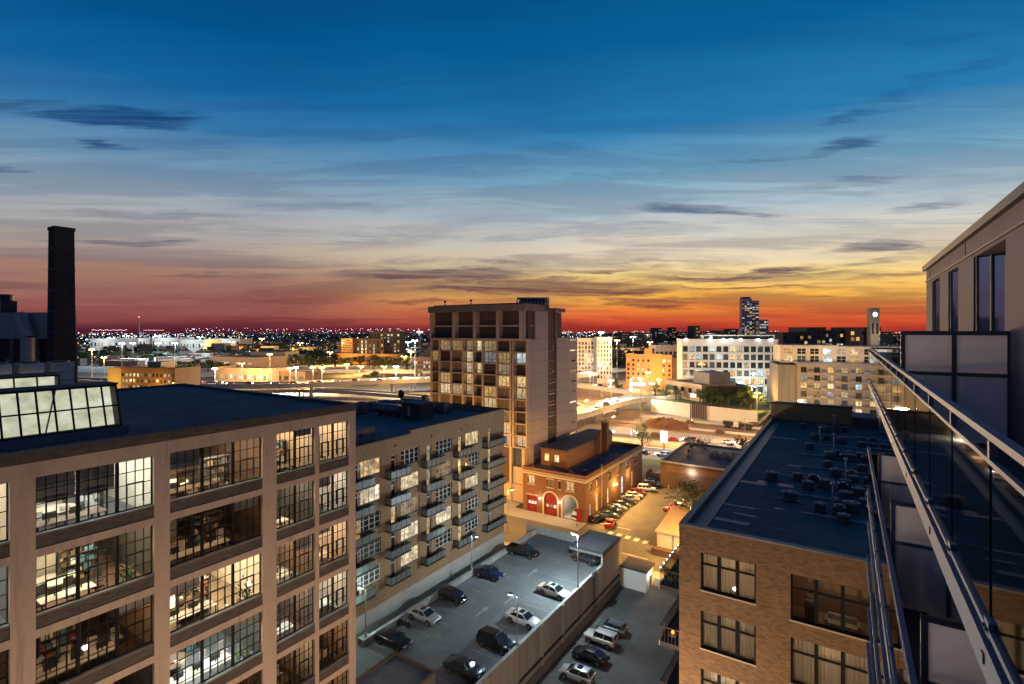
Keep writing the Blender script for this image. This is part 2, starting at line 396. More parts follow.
low = T.ramp(T.m('DIVIDE', el, math.radians(40), clamp=True), [(0, (.6,)*3+(1,)), (.16, (.5,)*3+(1,)), (.30, (.38,)*3+(1,)), (.5, (.26,)*3+(1,)), (.72, (.12,)*3+(1,))])
fib = T.noise(T.comb(T.m('MULTIPLY', az, 5.0), T.m('MULTIPLY', T.m('ADD', el, T.m('MULTIPLY', az, .04)), 90.0), 9.0), 1.0, 6, .65, .3)
blob = T.m('MULTIPLY', blob, T.ramp(fib, [(.3, (.45,)*3+(1,)), (.6, (1, 1, 1, 1))]))
cf = T.m('MAXIMUM', T.m('MULTIPLY', blob, .95), T.m('MULTIPLY', T.m('MAXIMUM', stf, st2f), low))
clc = T.mix(.80, sky, T.mix(.5, sky, srgb(78, 62, 96)), 'MULTIPLY')
clc = T.ramp(T.m('DIVIDE', el, math.radians(40), clamp=True), stops([(0, (92, 30, 42)), (2, (112, 50, 50)), (4, (100, 56, 62)), (6, (98, 70, 82)), (9, (98, 94, 110)), (14, (72, 92, 124)), (20, (20, 64, 112)), (30, (4, 52, 104))]))
sky = T.mix(cf, sky, clc)
T.put(bg.inputs['Color'], sky); bg.inputs['Strength'].default_value = 1.0
ni = T.new('ShaderNodeTexSky'); ni.sky_type = 'NISHITA'; ni.sun_disc = False; ni.sun_elevation = math.radians(1); ni.sun_rotation = math.radians(-6)
bg2 = T.new('ShaderNodeBackground'); T.l.new(ni.outputs[0], bg2.inputs[0]); bg2.inputs[1].default_value = .002
ad = T.new('ShaderNodeAddShader'); T.l.new(bg.outputs[0], ad.inputs[0]); T.l.new(bg2.outputs[0], ad.inputs[1])
wo = [n for n in T.n if n.type == 'OUTPUT_WORLD'][0]; T.l.new(ad.outputs[0], wo.inputs[0])
sd = bpy.data.lights.new('sun', 'SUN'); sd.energy = .08; sd.angle = math.radians(15); sd.color = (1, .5, .3)
so = bpy.data.objects.new('sun', sd); COL.objects.link(so)
so.rotation_euler = Vector((-math.sin(math.radians(-6)), -math.cos(math.radians(6)), -.06)).to_track_quat('-Z', 'Y').to_euler()
SC.view_settings.view_transform = 'Standard'; SC.view_settings.look = 'None'; SC.view_settings.exposure = .12; SC.view_settings.gamma = 1
SC.render.engine = 'CYCLES'
SC.cycles.use_denoising = True; SC.cycles.max_bounces = 6; SC.cycles.transparent_max_bounces = 10; SC.cycles.diffuse_bounces = 3
SC.cycles.sample_clamp_indirect = 4; SC.cycles.caustics_reflective = False; SC.cycles.caustics_refractive = False
def onX(px, X):
    r = ray(px, CY); return X*r[1]/r[0]
def onY(px, Y):
    r = ray(px, CY); return Y*r[0]/r[1]
def wall_grid(mb, axis, a0, a1, u0, u1, z0, z1, ops, mi=0):
    """Wall slab with real openings. axis 'x': slab between x=a0..a1 running along y; 'y': the reverse."""
    us = sorted(set([u0, u1]+[min(max(v, u0), u1) for o in ops for v in o[:2]]))
    for ua, ub in zip(us, us[1:]):
        if ub-ua < 1e-5: continue
        mid = (ua+ub)/2
        sp = sorted((o[2], o[3]) for o in ops if o[0] < mid < o[1])
        zc = z0
        for za, zb in sp+[(z1, z1)]:
            if za-zc > 1e-4:
                if axis == 'x': mb.box(a0, a1, ua, ub, zc, za, mi)
                else: mb.box(ua, ub, a0, a1, zc, za, mi)
            zc = max(zc, zb)
def grid_window(mb, u0, u1, z0, z1, cols, rows, t, mi_f, depth=.06, border=.06):
    """frame bars in local coords: y = along the wall, x = outwards, z = up"""
    mb.box(-depth, 0, u0, u1, z0, z0+border, mi_f); mb.box(-depth, 0, u0, u1, z1-border, z1, mi_f)
    mb.box(-depth, 0, u0, u0+border, z0+border, z1-border, mi_f); mb.box(-depth, 0, u1-border, u1, z0+border, z1-border, mi_f)
    for i in range(1, cols):
        u = u0+(u1-u0)*i/cols; mb.box(-depth*.8, -depth*.1, u-t/2, u+t/2, z0+border, z1-border, mi_f)
    for j in range(1, rows):
        zz = z0+(z1-z0)*j/rows; mb.box(-depth*.7, -depth*.2, u0+border, u1-border, zz-t/2, zz+t/2, mi_f)
CACHE = {}
def cached(key, fn):
    if key not in CACHE: CACHE[key] = fn()
    return CACHE[key]
def place(name, mesh, parent, wloc, rz=0):
    """part with shared mesh, given a world location (parent only translated)"""
    o = link(name, mesh, parent); o.location = wm(parent).inverted() @ Vector(wloc); o.rotation_euler = (0, 0, rz-parent.rotation_euler.z)
    return o
ORD = ['top', 'second', 'third', 'fourth', 'fifth', 'sixth', 'seventh', 'eighth']
# ================================================================== ground and streets
struct('ground', MB().box(-9000, 9000, -2500, 11000, -1.0, 0), 'ground')
mb = MB(); mb.box(-47.4, -10.2, -40, 84.5, .004, .008); struct('parking_lot_ground', mb, 'asphalt')
mb = MB(); mb.box(-160, 60, 84.5, 97.5, .006, .010); struct('cross_street', mb, 'asphalt_light')
mb = MB(); mb.box(-47.3, -31, 97.5, 175, .004, .012); mb.box(-31, -10, 97.5, 137, .004, .012); struct('station_parking_ground', mb, 'asphalt_light')
mb = MB(); mb.box(-66, -47.3, 97.5, 102.2, 0.0, .14); mb.box(-120, -66, 97.5, 105.6, 0, .14); struct('fire_station_apron', mb, 'road_concrete')
mb = MB(); mb.box(-31.2, -10.4, 84.5, 88.3, 0, .15); mb.box(-160, -47, 82.9, 84.5, 0, .15); struct('pavement', mb, 'road_concrete')
# crosswalk bars and lane marks
mb = MB()
for i in range(5):
    x0 = -41.5+i*1.9; mb.box(x0, x0+1.0, 99.6-.15*i, 101.2-.15*i, .014, .018)
mb.box(-47, -38, 104.1, 104.3, .014, .018); mb.box(-37.5, -36, 93.0, 93.25, .014, .018); mb.box(-36.1, -35.9, 89, 93, .014, .018); mb.box(-36, -30.5, 92.4, 92.6, .014, .018)
for i in range(8): mb.box(-47.2, -42.4, 105.6+i*2.75, 105.7+i*2.75, .014, .018)
struct('painted_road_marks', mb, 'white_paint')
# ================================================================== raised parking deck
dk = thing('parking_deck', 'raised concrete parking deck with low parapets full of parked cars', 'parking deck', (-40, 50, 0))
mb = MB(); mb.box(-47.3, -31.6, 20, 81.0, 4.4, 5.0); mb.build('deck_slab', 'deck_floor', dk)
mb = MB()
mb.box(-31.6, -31.3, 20, 73.5, 0, 6.0, 0); 
for i in range(9): mb.box(-31.3, -31.15, 26.5+i*5.6, 26.9+i*5.6, 0, 5.85, 0)
mb.box(-31.66, -31.24, 20, 73.5, 6.0, 6.08, 0)
mb.build('side_wall', 'concrete', dk)
mb = MB(); mb.box(-31.3, -31.0, 20, 80, 0, .95, 0); mb.box(-31.298, -31.05, 20, 80, 1.9, 2.05, 1); mb.build('wall_base', ['concrete_dark', 'dark_metal'], dk)
mb = MB(); mb.box(-49.6, -37.0, 80.9, 81.2, 2.2, 6.2); mb.box(-49.66, -37.0, 80.84, 81.26, 6.2, 6.28)
for i in range(11): mb.box(-48.5+i*1.1, -48.44+i*1.1, 80.88, 80.9, 5, 6.2)
mb.build('end_wall', 'concrete', dk)
mb = MB(); mb.box(-47.65, -47.3, 41, 80.9, 2.0, 5.75); mb.box(-47.72, -47.23, 41, 80.9, 5.75, 5.82); mb.build('kerb_wall', 'concrete', dk)
mb = MB(); mb.box(-37, -31.3, 73.5, 81.2, 7.2, 7.55, 0); mb.box(-37.0, -36.7, 73.5, 81.2, 7.55, 7.8, 1); mb.box(-31.6, -31.3, 73.5, 81.2, 7.55, 7.8, 1)
mb.box(-36.7, -31.6, 80.9, 81.2, 7.55, 7.8, 1); mb.box(-36.7, -31.6, 73.5, 73.8, 7.55, 7.8, 1); mb.build('canopy_roof', ['roof_blue', 'cornice_dark'], dk)
mb = MB(); mb.box(-31.6, -31.3, 73.5, 81.2, 0, 7.2, 0); mb.box(-37, -31.6, 80.9, 81.2, 0, 7.2, 0); mb.build('canopy_wall', 'concrete', dk)
mb = MB(); mb.cyl((-31.15, 70.0, 0), (-31.15, 70.0, 6.3), .12, n=8); mb.box(-31.3, -30.95, 69.4, 70.6, 6.0, 6.5); mb.build('downpipe', 'mid_metal', dk)
for i in range(12): MB().box(-47.1, -42.3, 40.6+i*2.95, 40.68+i*2.95, 5.004, 5.008).build('painted_line', 'worn_paint', dk)
for i in range(12): MB().box(-36.6, -31.8, 35.5+i*2.95, 35.58+i*2.95, 5.004, 5.008).build('painted_line', 'worn_paint', dk)
for (ax, ay) in ((-40.2, 53.0), (-38.8, 57.5), (-40.2, 66)):
    MB().add([(ax-.1, ay, 5.008), (ax+.1, ay, 5.008), (ax+.1, ay+1.8, 5.008), (ax+.4, ay+1.8, 5.008), (ax, ay+2.9, 5.008), (ax-.4, ay+1.8, 5.008), (ax-.1, ay+1.8, 5.008)], [(0, 1, 2, 3, 4, 5, 6)]).build('painted_arrow', 'worn_paint', dk)
mb = MB(); mb.box(-50.9, -47.65, 28, 76, 1.6, 2.2); mb.add([(-50.9, 76, 2.2), (-47.65, 76, 2.2), (-47.65, 84.5, .03), (-50.9, 84.5, .03), (-50.9, 76, 0), (-47.65, 76, 0)], [(0, 1, 2, 3), (1, 5, 2), (0, 3, 4)])
struct('ramp_lane', mb, 'deck_floor')
mb = MB(); mb.box(-61, -47.3, 27.3, 41, 4.4, 4.98); struct('deck_extension', mb, 'deck_floor')
# stair head on the deck
sh = thing('stair_head', 'low stair head with dark flat roof and brown rim on the parking deck', 'stair head', (-37.2, 34.5, 5))
mb = MB(); mb.box(-40.0, -34.4, 30, 38.6, 5, 7.6); mb.build('wall', 'concrete_dark', sh)
mb = MB(); mb.box(-40.1, -34.3, 29.9, 38.7, 7.6, 7.8, 0); mb.box(-40.1, -39.8, 29.9, 38.7, 7.8, 8.05, 1); mb.box(-34.6, -34.3, 29.9, 38.7, 7.8, 8.05, 1); mb.box(-39.8, -34.6, 38.4, 38.7, 7.8, 8.05, 1)
mb.build('roof', ['roof_blue', 'brown_building'], sh)
# small white shed
sd_ = thing('street_shed', 'small pale shed with dark flat roof beside the deck wall', 'shed', (-29, 81, 0))
mb = MB(); mb.box(-31.0, -26.8, 80.4, 84.0, 0, 3.2); mb.build('wall', 'white_wall', sd_)
mb = MB(); mb.box(-31.1, -26.6, 80.2, 84.2, 3.2, 3.5); mb.build('roof', 'dark_building', sd_)
mb = MB(); mb.box(-26.8, -26.74, 82.0, 83.0, 0.05, 2.2); dd = mb.build('door', 'mid_metal', sd_)
mb = MB(); mb.ball((-26.6, 81.6, 2.7), .16); mb.build('wall_lamp', 'lamp_white', sd_); light(sd_, (-26.2, 81.6, 2.6), (1, .9, .75), 90, .15)
lw = thing('low_wall', 'low pale boundary wall running from the shed to the brick building', 'wall', (-18, 83.5, 0))
MB().box(-26.6, -10.3, 83.6, 83.9, 0, 1.3).build('wall', 'white_wall', lw)
# ================================================================== left office building
LB = thing('office_building', 'large warm beige office building with steel grid windows and blue skylights on its roof', 'building', (-46, 10, 0))
FX = -32.4; FT = .38
bays = [(-4.6, .85, 3), (1.65, 7.15, 3), (8.05, 13.05, 3), (13.85, 19.4, 3), (20.4, 23.42, 2), (23.75, 26.45, 2)]
rows = [35.0-3.85*k for k in range(8)]; WH = 2.72
ops = [(a, b_, zt-WH-.72, zt) for a, b_, _ in bays for zt in rows]
mb = MB(); wall_grid(mb, 'x', FX-FT, FX, -8, 27.1, 0, 35.75, ops)
mb.box(-60, FX-FT, 26.7, 27.1, 0, 35.75); mb.box(-60.4, -60, -8, 27.1, 0, 35.75); mb.box(-60, FX-FT, -8, -7.6, 0, 35.75)
mb.build('facade', 'stucco', LB)
mb = MB(); mb.box(FX-.5, FX+.06, -8, 27.16, 35.75, 36.1, 0); mb.box(-60.4, FX-.5, 26.65, 27.16, 35.75, 36.1, 0); mb.box(FX-.45, FX+.1, -8, 27.2, 36.1, 36.3, 1); mb.box(-60.4, FX-.45, 26.7, 27.2, 36.1, 36.3, 1); mb.box(-60.4, -60.1, -8, 26.7, 35.75, 36.3, 0)
mb.build('cornice', ['brick_spandrel', 'cornice_dark'], LB)
mb = MB(); mb.box(-60.1, FX-.45, -8, 26.7, 35.8, 36.12, 0)
for i in range(16): mb.box(-60, FX-1.2, -7+i*2.1, -6.96+i*2.1, 36.12, 36.128, 1)
mb.box(FX-1.2, FX-.5, -8, 26.2, 36.12, 36.16, 1)
for i in range(14): mb.box(FX-.9, FX-.84, -6+i*2.4, -5.94+i*2.4, 36.16, 36.4, 1)
mb.build('roof', ['roof_dark', 'roof_flashing'], LB)
mb = MB()
for zt in rows: mb.box(-60, FX-FT, -7.6, 26.7, zt-WH-1.02, zt-WH-.86)
mb.build('floor_slab', 'room_wall', LB)
mb = MB(); mb.box(-42.4, -42.2, -7.6, 26.7, 2, 35.7); mb.build('core_wall', 'tan_wall', LB)
state = ['mbbmBB', 'mbmdmb', 'oddBBB', 'mddbbb', 'oddodd', 'oddodd', 'dddddd', 'dddddd']
tint = {'o': 'strip_dim', 'b': 'strip_cool', 'B': 'strip_light', 'm': 'strip_light', 'd': 'strip_dim'}
def win_mesh(w, n):
    mb = MB(); uw = w/n
    for i in range(n):
        u0 = i*uw; cols = max(3, round(uw/.42))
        grid_window(mb, u0+.02, u0+uw-.02, 0, WH, cols, 4, .038, 0, .07, .055)
        mb.box(-.09, .02, u0+uw*.25, u0+uw*.75, WH*.5, WH*.5+.06, 0); mb.box(-.09, .02, u0+uw*.25, u0+uw*.25+.05, WH*.12, WH*.5, 0); mb.box(-.09, .02, u0+uw*.75-.05, u0+uw*.75, WH*.12, WH*.5, 0)
        if i: mb.box(-.1, .04, u0-.07, u0+.07, 0, WH, 0)
    return mb.mesh('window', ['steel_frame'])
bayname = ['bay beyond the left edge', 'leftmost bay', 'wide bay second from left', 'wide bay third from left', 'narrow bay second from the corner', 'narrow bay nearest the corner']
for k, zt in enumerate(rows):
    for j, (a, b_, n) in enumerate(bays):
        w_ = b_-a; z0 = zt-WH
        wo_ = place('window', cached(('lw', round(w_, 2)), lambda: win_mesh(w_, n)), LB, (FX-.2, a, z0))
        gm = cached(('lg', round(w_, 2)), lambda: MB().add([(-.04, .05, .05), (-.04, w_-.05, .05), (-.04, w_-.05, WH-.05), (-.04, .05, WH-.05)], [(0, 1, 2, 3)]).mesh('pane', ['clear_glass']))
        link('pane', gm, wo_)
        sm_ = cached(('ls', round(w_, 2)), lambda: MB().box(-.2, -.06, 0, w_, -.72, -.08, 0).box(-.25, .04, 0, w_, -.08, 0, 1).mesh('spandrel', ['brick_spandrel', 'concrete_dark']))
        place('spandrel', sm_, LB, (FX, a, z0))
        s = state[k][j]
        if k > 5: continue
        mb = MB()
        pm = (bays[j-1][1]+a)/2 if j else a-.5; nm_ = (b_+bays[j+1][0])/2 if j < 5 else b_+.2
        if j: mb.box(-42.2, FX-FT-.02, pm-.04, pm+.04, z0-.86, zt+.11)
        if mb.v: mb.build('partition', ['room_wall', 'wood_dark', 'brown_building', 'dark_building', 'tan_wall', 'furniture_dark'][(k*5+j*2) % 6], LB)
        xb = FX-(4.5 if j in (1, 4) else 6.2); MB().box(xb, xb+.06, pm+.05, a+w_*.55, z0-.84, zt+.1).build('back_wall', ['dark_building', 'furniture_light', 'cabinet_black', 'wood_dark', 'room_wall', 'brown_building', 'furniture_dark'][(k*3+j*4) % 7], LB)
        MB().box(-42.2, FX-FT-.02, pm+.04, nm_-.04, z0-.858, z0-.845).build('floor_covering', ['wood_dark', 'room_floor', 'mid_metal', 'brown_building'][(k+j) % 4], LB)
        nl = 3 if s in 'bB' else (2 if s == 'm' else (1 if s == 'd' else 0))
        for q in range(nl):
            xx = FX-1.3-q*2.2-R.random()*.5
            MB().box(xx-.1, xx+.1, a+w_*.12, b_-w_*.12, zt+.02, zt+.06).build('ceiling_light', tint[s], LB)
        if (j+k) % 2 == 0 or s == 'm':
            mb = MB(); yy = a+w_*R.uniform(.2, .5)
            mb.box(-42.19, -42.1, yy, yy+w_*.42, z0-.8, z0+1.7)
            mb.build('wall_panel', R.choice(['furniture_light', 'furniture_teal', 'furniture_red', 'tan_wall', 'furniture_dark']), LB)
        if R.random() < .5 or (k, j) == (0, 2):
            mb = MB(); u = 0 if (k, j) == (0, 2) else R.randrange(n); uw = w_/n
            hb = WH*(.5 if (k, j) == (0, 2) else R.uniform(.15, .55))
            for q in ([0, 1] if (k, j) == (0, 2) else [u]):
                mb.box(FX-FT-.06, FX-FT-.04, a+q*uw+.06, a+(q+1)*uw-.06, zt-hb, zt-.02)
            mb.build('blind', 'blind', LB)
        # furniture: things standing inside
        row = ORD[k]; fl = z0-.86
        if j == 0: continue
        dxx = FX-R.uniform(1.1, 1.7); yy = a+R.uniform(.3, .6)
        dsk = thing('work_table', f'{R.choice(["long white", "pale", "light wooden"])} work table with screens, {row} floor, {bayname[j]}', 'table', (dxx-.5, yy+1, fl), 0, 'work tables in the office building')
        ln = w_*R.uniform(.45, .75); tm = R.choice(['furniture_light', 'furniture_light', 'tan_wall', 'white_wall', 'wood_dark'])
        MB().box(dxx-1, dxx, yy, yy+ln, fl+.72, fl+.77).build('tabletop', tm, dsk)
        mb = MB()
        for (xx, y2) in ((dxx-.95, yy+.05), (dxx-.05, yy+.05), (dxx-.95, yy+ln-.05), (dxx-.05, yy+ln-.05)):
            MB().box(xx-.03, xx+.03, y2-.03, y2+.03, fl, fl+.72).build('leg', 'steel_frame', dsk)
        for q in range(int(ln/1.1)):
            y2 = yy+.4+q*1.1
            MB().box(dxx-.55, dxx-.5, y2, y2+.55, fl+.9, fl+1.25).box(dxx-.54, dxx-.5, y2+.24, y2+.3, fl+.77, fl+.9).build('screen', 'furniture_dark', dsk)
        for q in range(int(ln/1.1)+1):
            cx, cy = dxx-1.5-R.random()*.3, yy+.5+q*1.15
            if cy > b_-.3: continue
            oc = thing('office_chair', f'{"dark" if (k+j) % 2 else "pale"} office chair behind a work table, {row} floor, {bayname[j]}', 'chair', (cx, cy, fl), R.uniform(-.6, .6), f'office chairs, {row} floor, {bayname[j]}')
            cmt = 'furniture_dark' if (k+j) % 2 else 'furniture_light'
            link('seat', cached(('ocs', cmt), lambda: MB().box(-.24, .24, -.24, .24, .44, .52).mesh('seat', [cmt])), oc)
            link('backrest', cached(('ocb', cmt), lambda: MB().box(-.27, -.21, -.22, .22, .55, 1.05).mesh('backrest', [cmt])), oc)
            link('pedestal', cached('ocp', lambda: MB().cyl((0, 0, .05), (0, 0, .44), .04, n=6).box(-.28, .28, -.03, .03, .03, .07).box(-.03, .03, -.28, .28, .02, .06).mesh('pedestal', ['steel_frame'])), oc)
        if j in (2, 3):
            tx, ty = FX-4.2, a+.8
            t2 = thing('meeting_table', f'{R.choice(["round", "oval"])} meeting table with papers, {row} floor, {bayname[j]}', 'table', (tx, ty+1, fl), 0, 'meeting tables in the office building')
            MB().cyl((tx, ty+1, fl+.72), (tx, ty+1, fl+.76), 1.0, n=20).build('tabletop', R.choice(['furniture_light', 'tan_wall', 'wood_dark', 'white_wall']), t2)
            MB().cyl((tx, ty+1, fl), (tx, ty+1, fl+.72), .08, n=8).build('leg', 'steel_frame', t2)
            MB().box(tx-.4, tx-.1, ty+.8, ty+1.0, fl+.76, fl+.78).box(tx+.2, tx+.5, ty+1.1, ty+1.3, fl+.76, fl+.79).build('papers', 'white_wall', t2)
        sx = FX-R.uniform(2.6, 6.0); yy = a+w_*R.uniform(.3, .7)
        shf = thing('shelf_unit', f'{R.choice(["open", "dark", "tall"])} shelf unit loaded with boxes, {row} floor, {bayname[j]}', 'shelf', (sx, yy, fl), 0, 'shelf units in the office building')
        mb = MB()
        for zz in (.05, .6, 1.15, 1.7, 2.2): mb.box(sx-.25, sx+.25, yy-.9, yy+.9, fl+zz, fl+zz+.04)
        for y2 in (yy-.9, yy+.87): mb.box(sx-.25, sx+.25, y2, y2+.03, fl, fl+2.25)
        mb.build('rack', 'furniture_dark', shf)
        mb = MB()
        for zz in (.09, .64, 1.19, 1.74):
            y2 = yy-.8
            while y2 < yy+.6:
                w2 = R.uniform(.15, .4); mb.box(sx-.2, sx+.22, y2, y2+w2, fl+zz, fl+zz+R.uniform(.15, .42), R.randrange(4)); y2 += w2+R.uniform(.03, .2)
        mb.build('contents', R.sample(['furniture_light', 'furniture_red', 'tan_wall', 'furniture_teal', 'gray_building', 'wood_dark', 'white_wall', 'mid_metal'], 4), shf)
        if j in (2, 3) and R.random() < .4:
            px_ = FX-R.uniform(.9, 1.3); yy = b_-R.uniform(.5, 1.0)
            pp = thing('potted_plant', f'leafy potted plant behind the glass, {row} floor, {bayname[j]}', 'plant', (px_, yy, fl), 0, 'potted plants in the office building')
            MB().cyl((px_, yy, fl), (px_, yy, fl+.4), .16, .22).build('pot', 'furniture_light', pp)
            mb = MB()
            for q in range(70):
                v = Vector((R.gauss(0, .25), R.gauss(0, .25), .9+R.gauss(0, .3))); d = Vector((R.gauss(0, 1), R.gauss(0, 1), R.gauss(0, 1))).normalized()*.16; e = d.orthogonal().normalized()*.06
                c = Vector((px_, yy, fl))+v; mb.add([c-d, c+e, c+d, c-e], [(0, 1, 2, 3)])
            mb.cyl((px_, yy, fl+.3), (px_, yy, fl+.9), .02)
            mb.build('foliage', 'leaf_green', pp)
# skylights
def skylight(x0, x1, y0, y1, zb, zt, cols, rws):
    """monitor roof: leaning glazing towards +x"""
    s = MB(); n = 0
    def P(u, v, o=0): return (x0+(x1-x0)*v+o, y0+(y1-y0)*u, zb+(zt-zb)*v)
    s.add([P(0, 0, -.9), P(1, 0, -.9), P(1, 1, -.9), P(0, 1, -.9)], [(0, 1, 2, 3)], 1)
    s.add([P(0, 0), P(1, 0), P(1, 1), P(0, 1)], [(0, 1, 2, 3)], 3)
    for i in range(3, cols-3, 6):
        s.cyl(P((i+.5)/cols, 0, -.5), P((i+1.4)/cols, 1, -.5), .04, n=5, mi=4)
    for i in range(cols+1):
        u = i/cols; a_, b2 = Vector(P(u, 0, .06)), Vector(P(u, 1, .06)); s.cyl(a_, b2, .05, n=4, mi=0, sm=False)
    for j in range(rws+1):
        v = j/rws; s.cyl(P(0, v, .06), P(1, v, .06), .045 if 0 < j < rws else .09, n=4, mi=0, sm=False)
    s.box(x1-1.5, x1+.12, y0-.1, y1+.1, zt, zt+.1, 2)
    s.add([(x0-.03, y1, zb), (x1, y1, zt), (x1-1.5, y1, zt), (x1-1.5, y1, zb)], [(0, 1, 2, 3)], 2)
    s.box(x1-1.5, x0+.2, y0-.1, y1+.3, zb-.55, zb, 2)
    return s
skylight(-34.7, -35.5, -6, 12.3, 36.6, 38.9, 26, 2).build('skylight', ['steel_frame', 'skylight_glow', 'roof_dark', 'clear_glass', 'mid_metal'], LB)
skylight(-47.0, -47.4, -6, 13.0, 37.0, 38.85, 16, 1).build('skylight', ['steel_frame', 'skylight_glow', 'roof_dark', 'clear_glass', 'mid_metal'], LB)
# roof things behind the skylight
def condenser(loc, label, group, r=.5, h=.8):
    t_ = thing('condenser', label, 'air conditioner', loc, R.uniform(0, 1), group)
    def body():
        m_ = MB(); m_.cyl((0, 0, .08), (0, 0, h), r, n=16, mi=0); m_.box(-r, r, -r*.8, r*.8, 0, .08, 1)
        for i in range(6): zz = .14+i*(h-.2)/6; m_.cyl((0, 0, zz), (0, 0, zz+.03), r*1.02, n=16, mi=1)
        m_.cyl((0, 0, h), (0, 0, h+.05), r*1.03, r*.9, n=16, mi=2, caps=False)
        return m_.mesh('casing', ['mid_metal', 'cabinet_black', 'gray_metal'])
    def fan():
        m_ = MB(); m_.cyl((0, 0, h+.005), (0, 0, h+.03), r*.85, n=16, mi=0); m_.cyl((0, 0, h+.03), (0, 0, h+.06), r*.25, n=10, mi=1)
        for a_ in range(4): m_.box(-r*.85, r*.85, -.015, .015, h+.035, h+.05, 1, M=Matrix.Rotation(a_*math.pi/4, 4, 'Z'))
        return m_.mesh('fan_guard', ['cabinet_black', 'gray_metal'])
    link('casing', cached(('cnb', r, h), body), t_); link('fan_guard', cached(('cnf', r, h), fan), t_)
    return t_
def ac_unit(loc, label, group, s=1.0, h=1.1, rz=0, name='rooftop_unit', mat1='mid_metal'):
    t_ = thing(name, label, 'air conditioner', loc, rz, group)
    def body():
        m_ = MB(); m_.box(-.5*s, .5*s, -.45*s, .45*s, .12, h, 0)
        for i in range(5): m_.box(-.52*s, .52*s, -.47*s, .47*s, .2+i*(h-.3)/5, .23+i*(h-.3)/5, 1)
        m_.box(-.55*s, -.45*s, -.4*s, .4*s, 0, .12, 1); m_.box(.45*s, .55*s, -.4*s, .4*s, 0, .12, 1)
        return m_.mesh('casing', [mat1, 'dark_metal'])
    def fan():
        m_ = MB(); m_.cyl((0, 0, h), (0, 0, h+.1), .36*s, n=14, mi=0); 
        for a_ in range(4):
            an = a_*math.pi/2; m_.box(-.34*s, .34*s, -.02, .02, h+.1, h+.12, 1, M=Matrix.Rotation(an, 4, 'Z'))
        return m_.mesh('fan_guard', ['dark_metal', 'gray_metal'])
    link('casing', cached(('acb', s, h, mat1), body), t_); link('fan_guard', cached(('acf', s, h), fan), t_)
    return t_
for i in range(4):
    ac_unit((-50.2, 8.6+i*1.75, 36.15), f'pale box air handler {["nearest the left edge", "second from the left", "third from the left", "closest to the tall chimney"][i]} behind the skylights', 'air handlers behind the skylights', 1.5, 3.5, mat1='gray_metal')
mb = MB(); mb.box(-46.5, -45.6, 4.6, 6.6, 36.15, 38.9); tag(mb.build('blue_cover', 'own_wall'), 'squat blue covered box standing between the two skylights', 'roof box')
# dark industrial block with duct at far left
IB = thing('industrial_building', 'dark industrial block with stained concrete crown and blue duct left of the chimney', 'building', PD(-20, 70))
e1, e2 = Vector(PD(-110, 70)), Vector(PD(50, 66))
def obox(mb, a, b, depth, z0, z1, mi=0, off=0):
    """box whose front face runs from a to b (seen from the camera), going back by depth"""
    a = Vector((a[0], a[1], 0)); b = Vector((b[0], b[1], 0)); d = (b-a).normalized(); n = Vector((-d.y, d.x, 0))
    if n.dot(a) < 0: n = -n
    p = [a+n*off, b+n*off, b+n*(off+depth), a+n*(off+depth)]
    mb.prism([(v.x, v.y) for v in p], z0, z1, mi)
    return d, n
mb = MB(); obox(mb, e1, e2, 3, 0, 41.0, 0, .6); mb.build('wall', 'dark_building', IB)
mb = MB(); obox(mb, e1, e2, 3.6, 41.0, 44.4, 0, -.2); mb.build('crown', 'concrete', IB)
mb = MB(); obox(mb, PD(-60, 68.4), PD(46, 65.8), .5, 35.8, 37.4, 0); mb.build('beam', 'concrete', IB)
mb = MB(); mb.cyl(PD(19, 65, 44.2), PD(28, 65, 41.2), .75, n=10); mb.cyl(PD(28, 65, 41.2), PD(28, 65, 33), .75, n=10); mb.build('duct', 'gray_metal', IB)
mb = MB()
for pz in (-40, -14, 13, 36): mb.cyl(PD(pz, 66, 30), PD(pz, 66, 41), .35, n=6)
mb.build('column', 'concrete_dark', IB)
mb = MB(); mb.box(-.25, .25, -.5, .5, 0, 1, M=Matrix.Translation(PD(12, 66, 37.4))); mb.build('vent_box', 'gray_metal', IB)
mb = MB(); c = Vector(PD(6.5, 70, 44.4)); mb.box(c.x-1.2, c.x+1.2, c.y-.8, c.y+.8, 44.4, 46.1, 0); mb.cyl(c+Vector((0, 0, 1.7)), c+Vector((0, 0, 2.6)), .7, n=8)
tag(mb.build('roof_vent', 'dark_metal'), 'small dark vent on the crown of the industrial block', 'vent')
# chimney
ch = thing('chimney', 'tall square dark brick chimney with iron bands rising against the sunset', 'chimney', PD(61, 64))
mb = MB(); a_, b_ = Vector(PD(50.5, 63.5)), Vector(PD(74, 60)); c0 = Vector(PD(61.5, 64.5)); ang = math.radians(-8)
Mx = Matrix.Translation((c0.x, c0.y, 0)) @ Matrix.Rotation(math.atan2((b_-a_).y, (b_-a_).x), 4, 'Z')
def frust(mb, h0, h1, z0, z1, mi, M): mb.add([(-h0, -h0, z0), (h0, -h0, z0), (h0, h0, z0), (-h0, h0, z0), (-h1, -h1, z1), (h1, -h1, z1), (h1, h1, z1), (-h1, h1, z1)], [(3, 2, 1, 0), (4, 5, 6, 7), (0, 1, 5, 4), (1, 2, 6, 5), (2, 3, 7, 6), (3, 0, 4, 7)], mi, M=M)
frust(mb, 1.38, .98, 0, 54.6, 0, Mx); mb.build('shaft', 'chimney_brick', ch)
mb = MB(); frust(mb, 1.06, 1.06, 54.6, 55.0, 0, Mx); mb.build('cap', 'chimney_brick', ch)
for i in range(8):
    zz = 34+i*2.6; h = 1.38-.40*zz/54.6+.04; mb = MB(); frust(mb, h, h, zz, zz+.14, 0, Mx); mb.build('iron_band', 'dark_metal', ch)
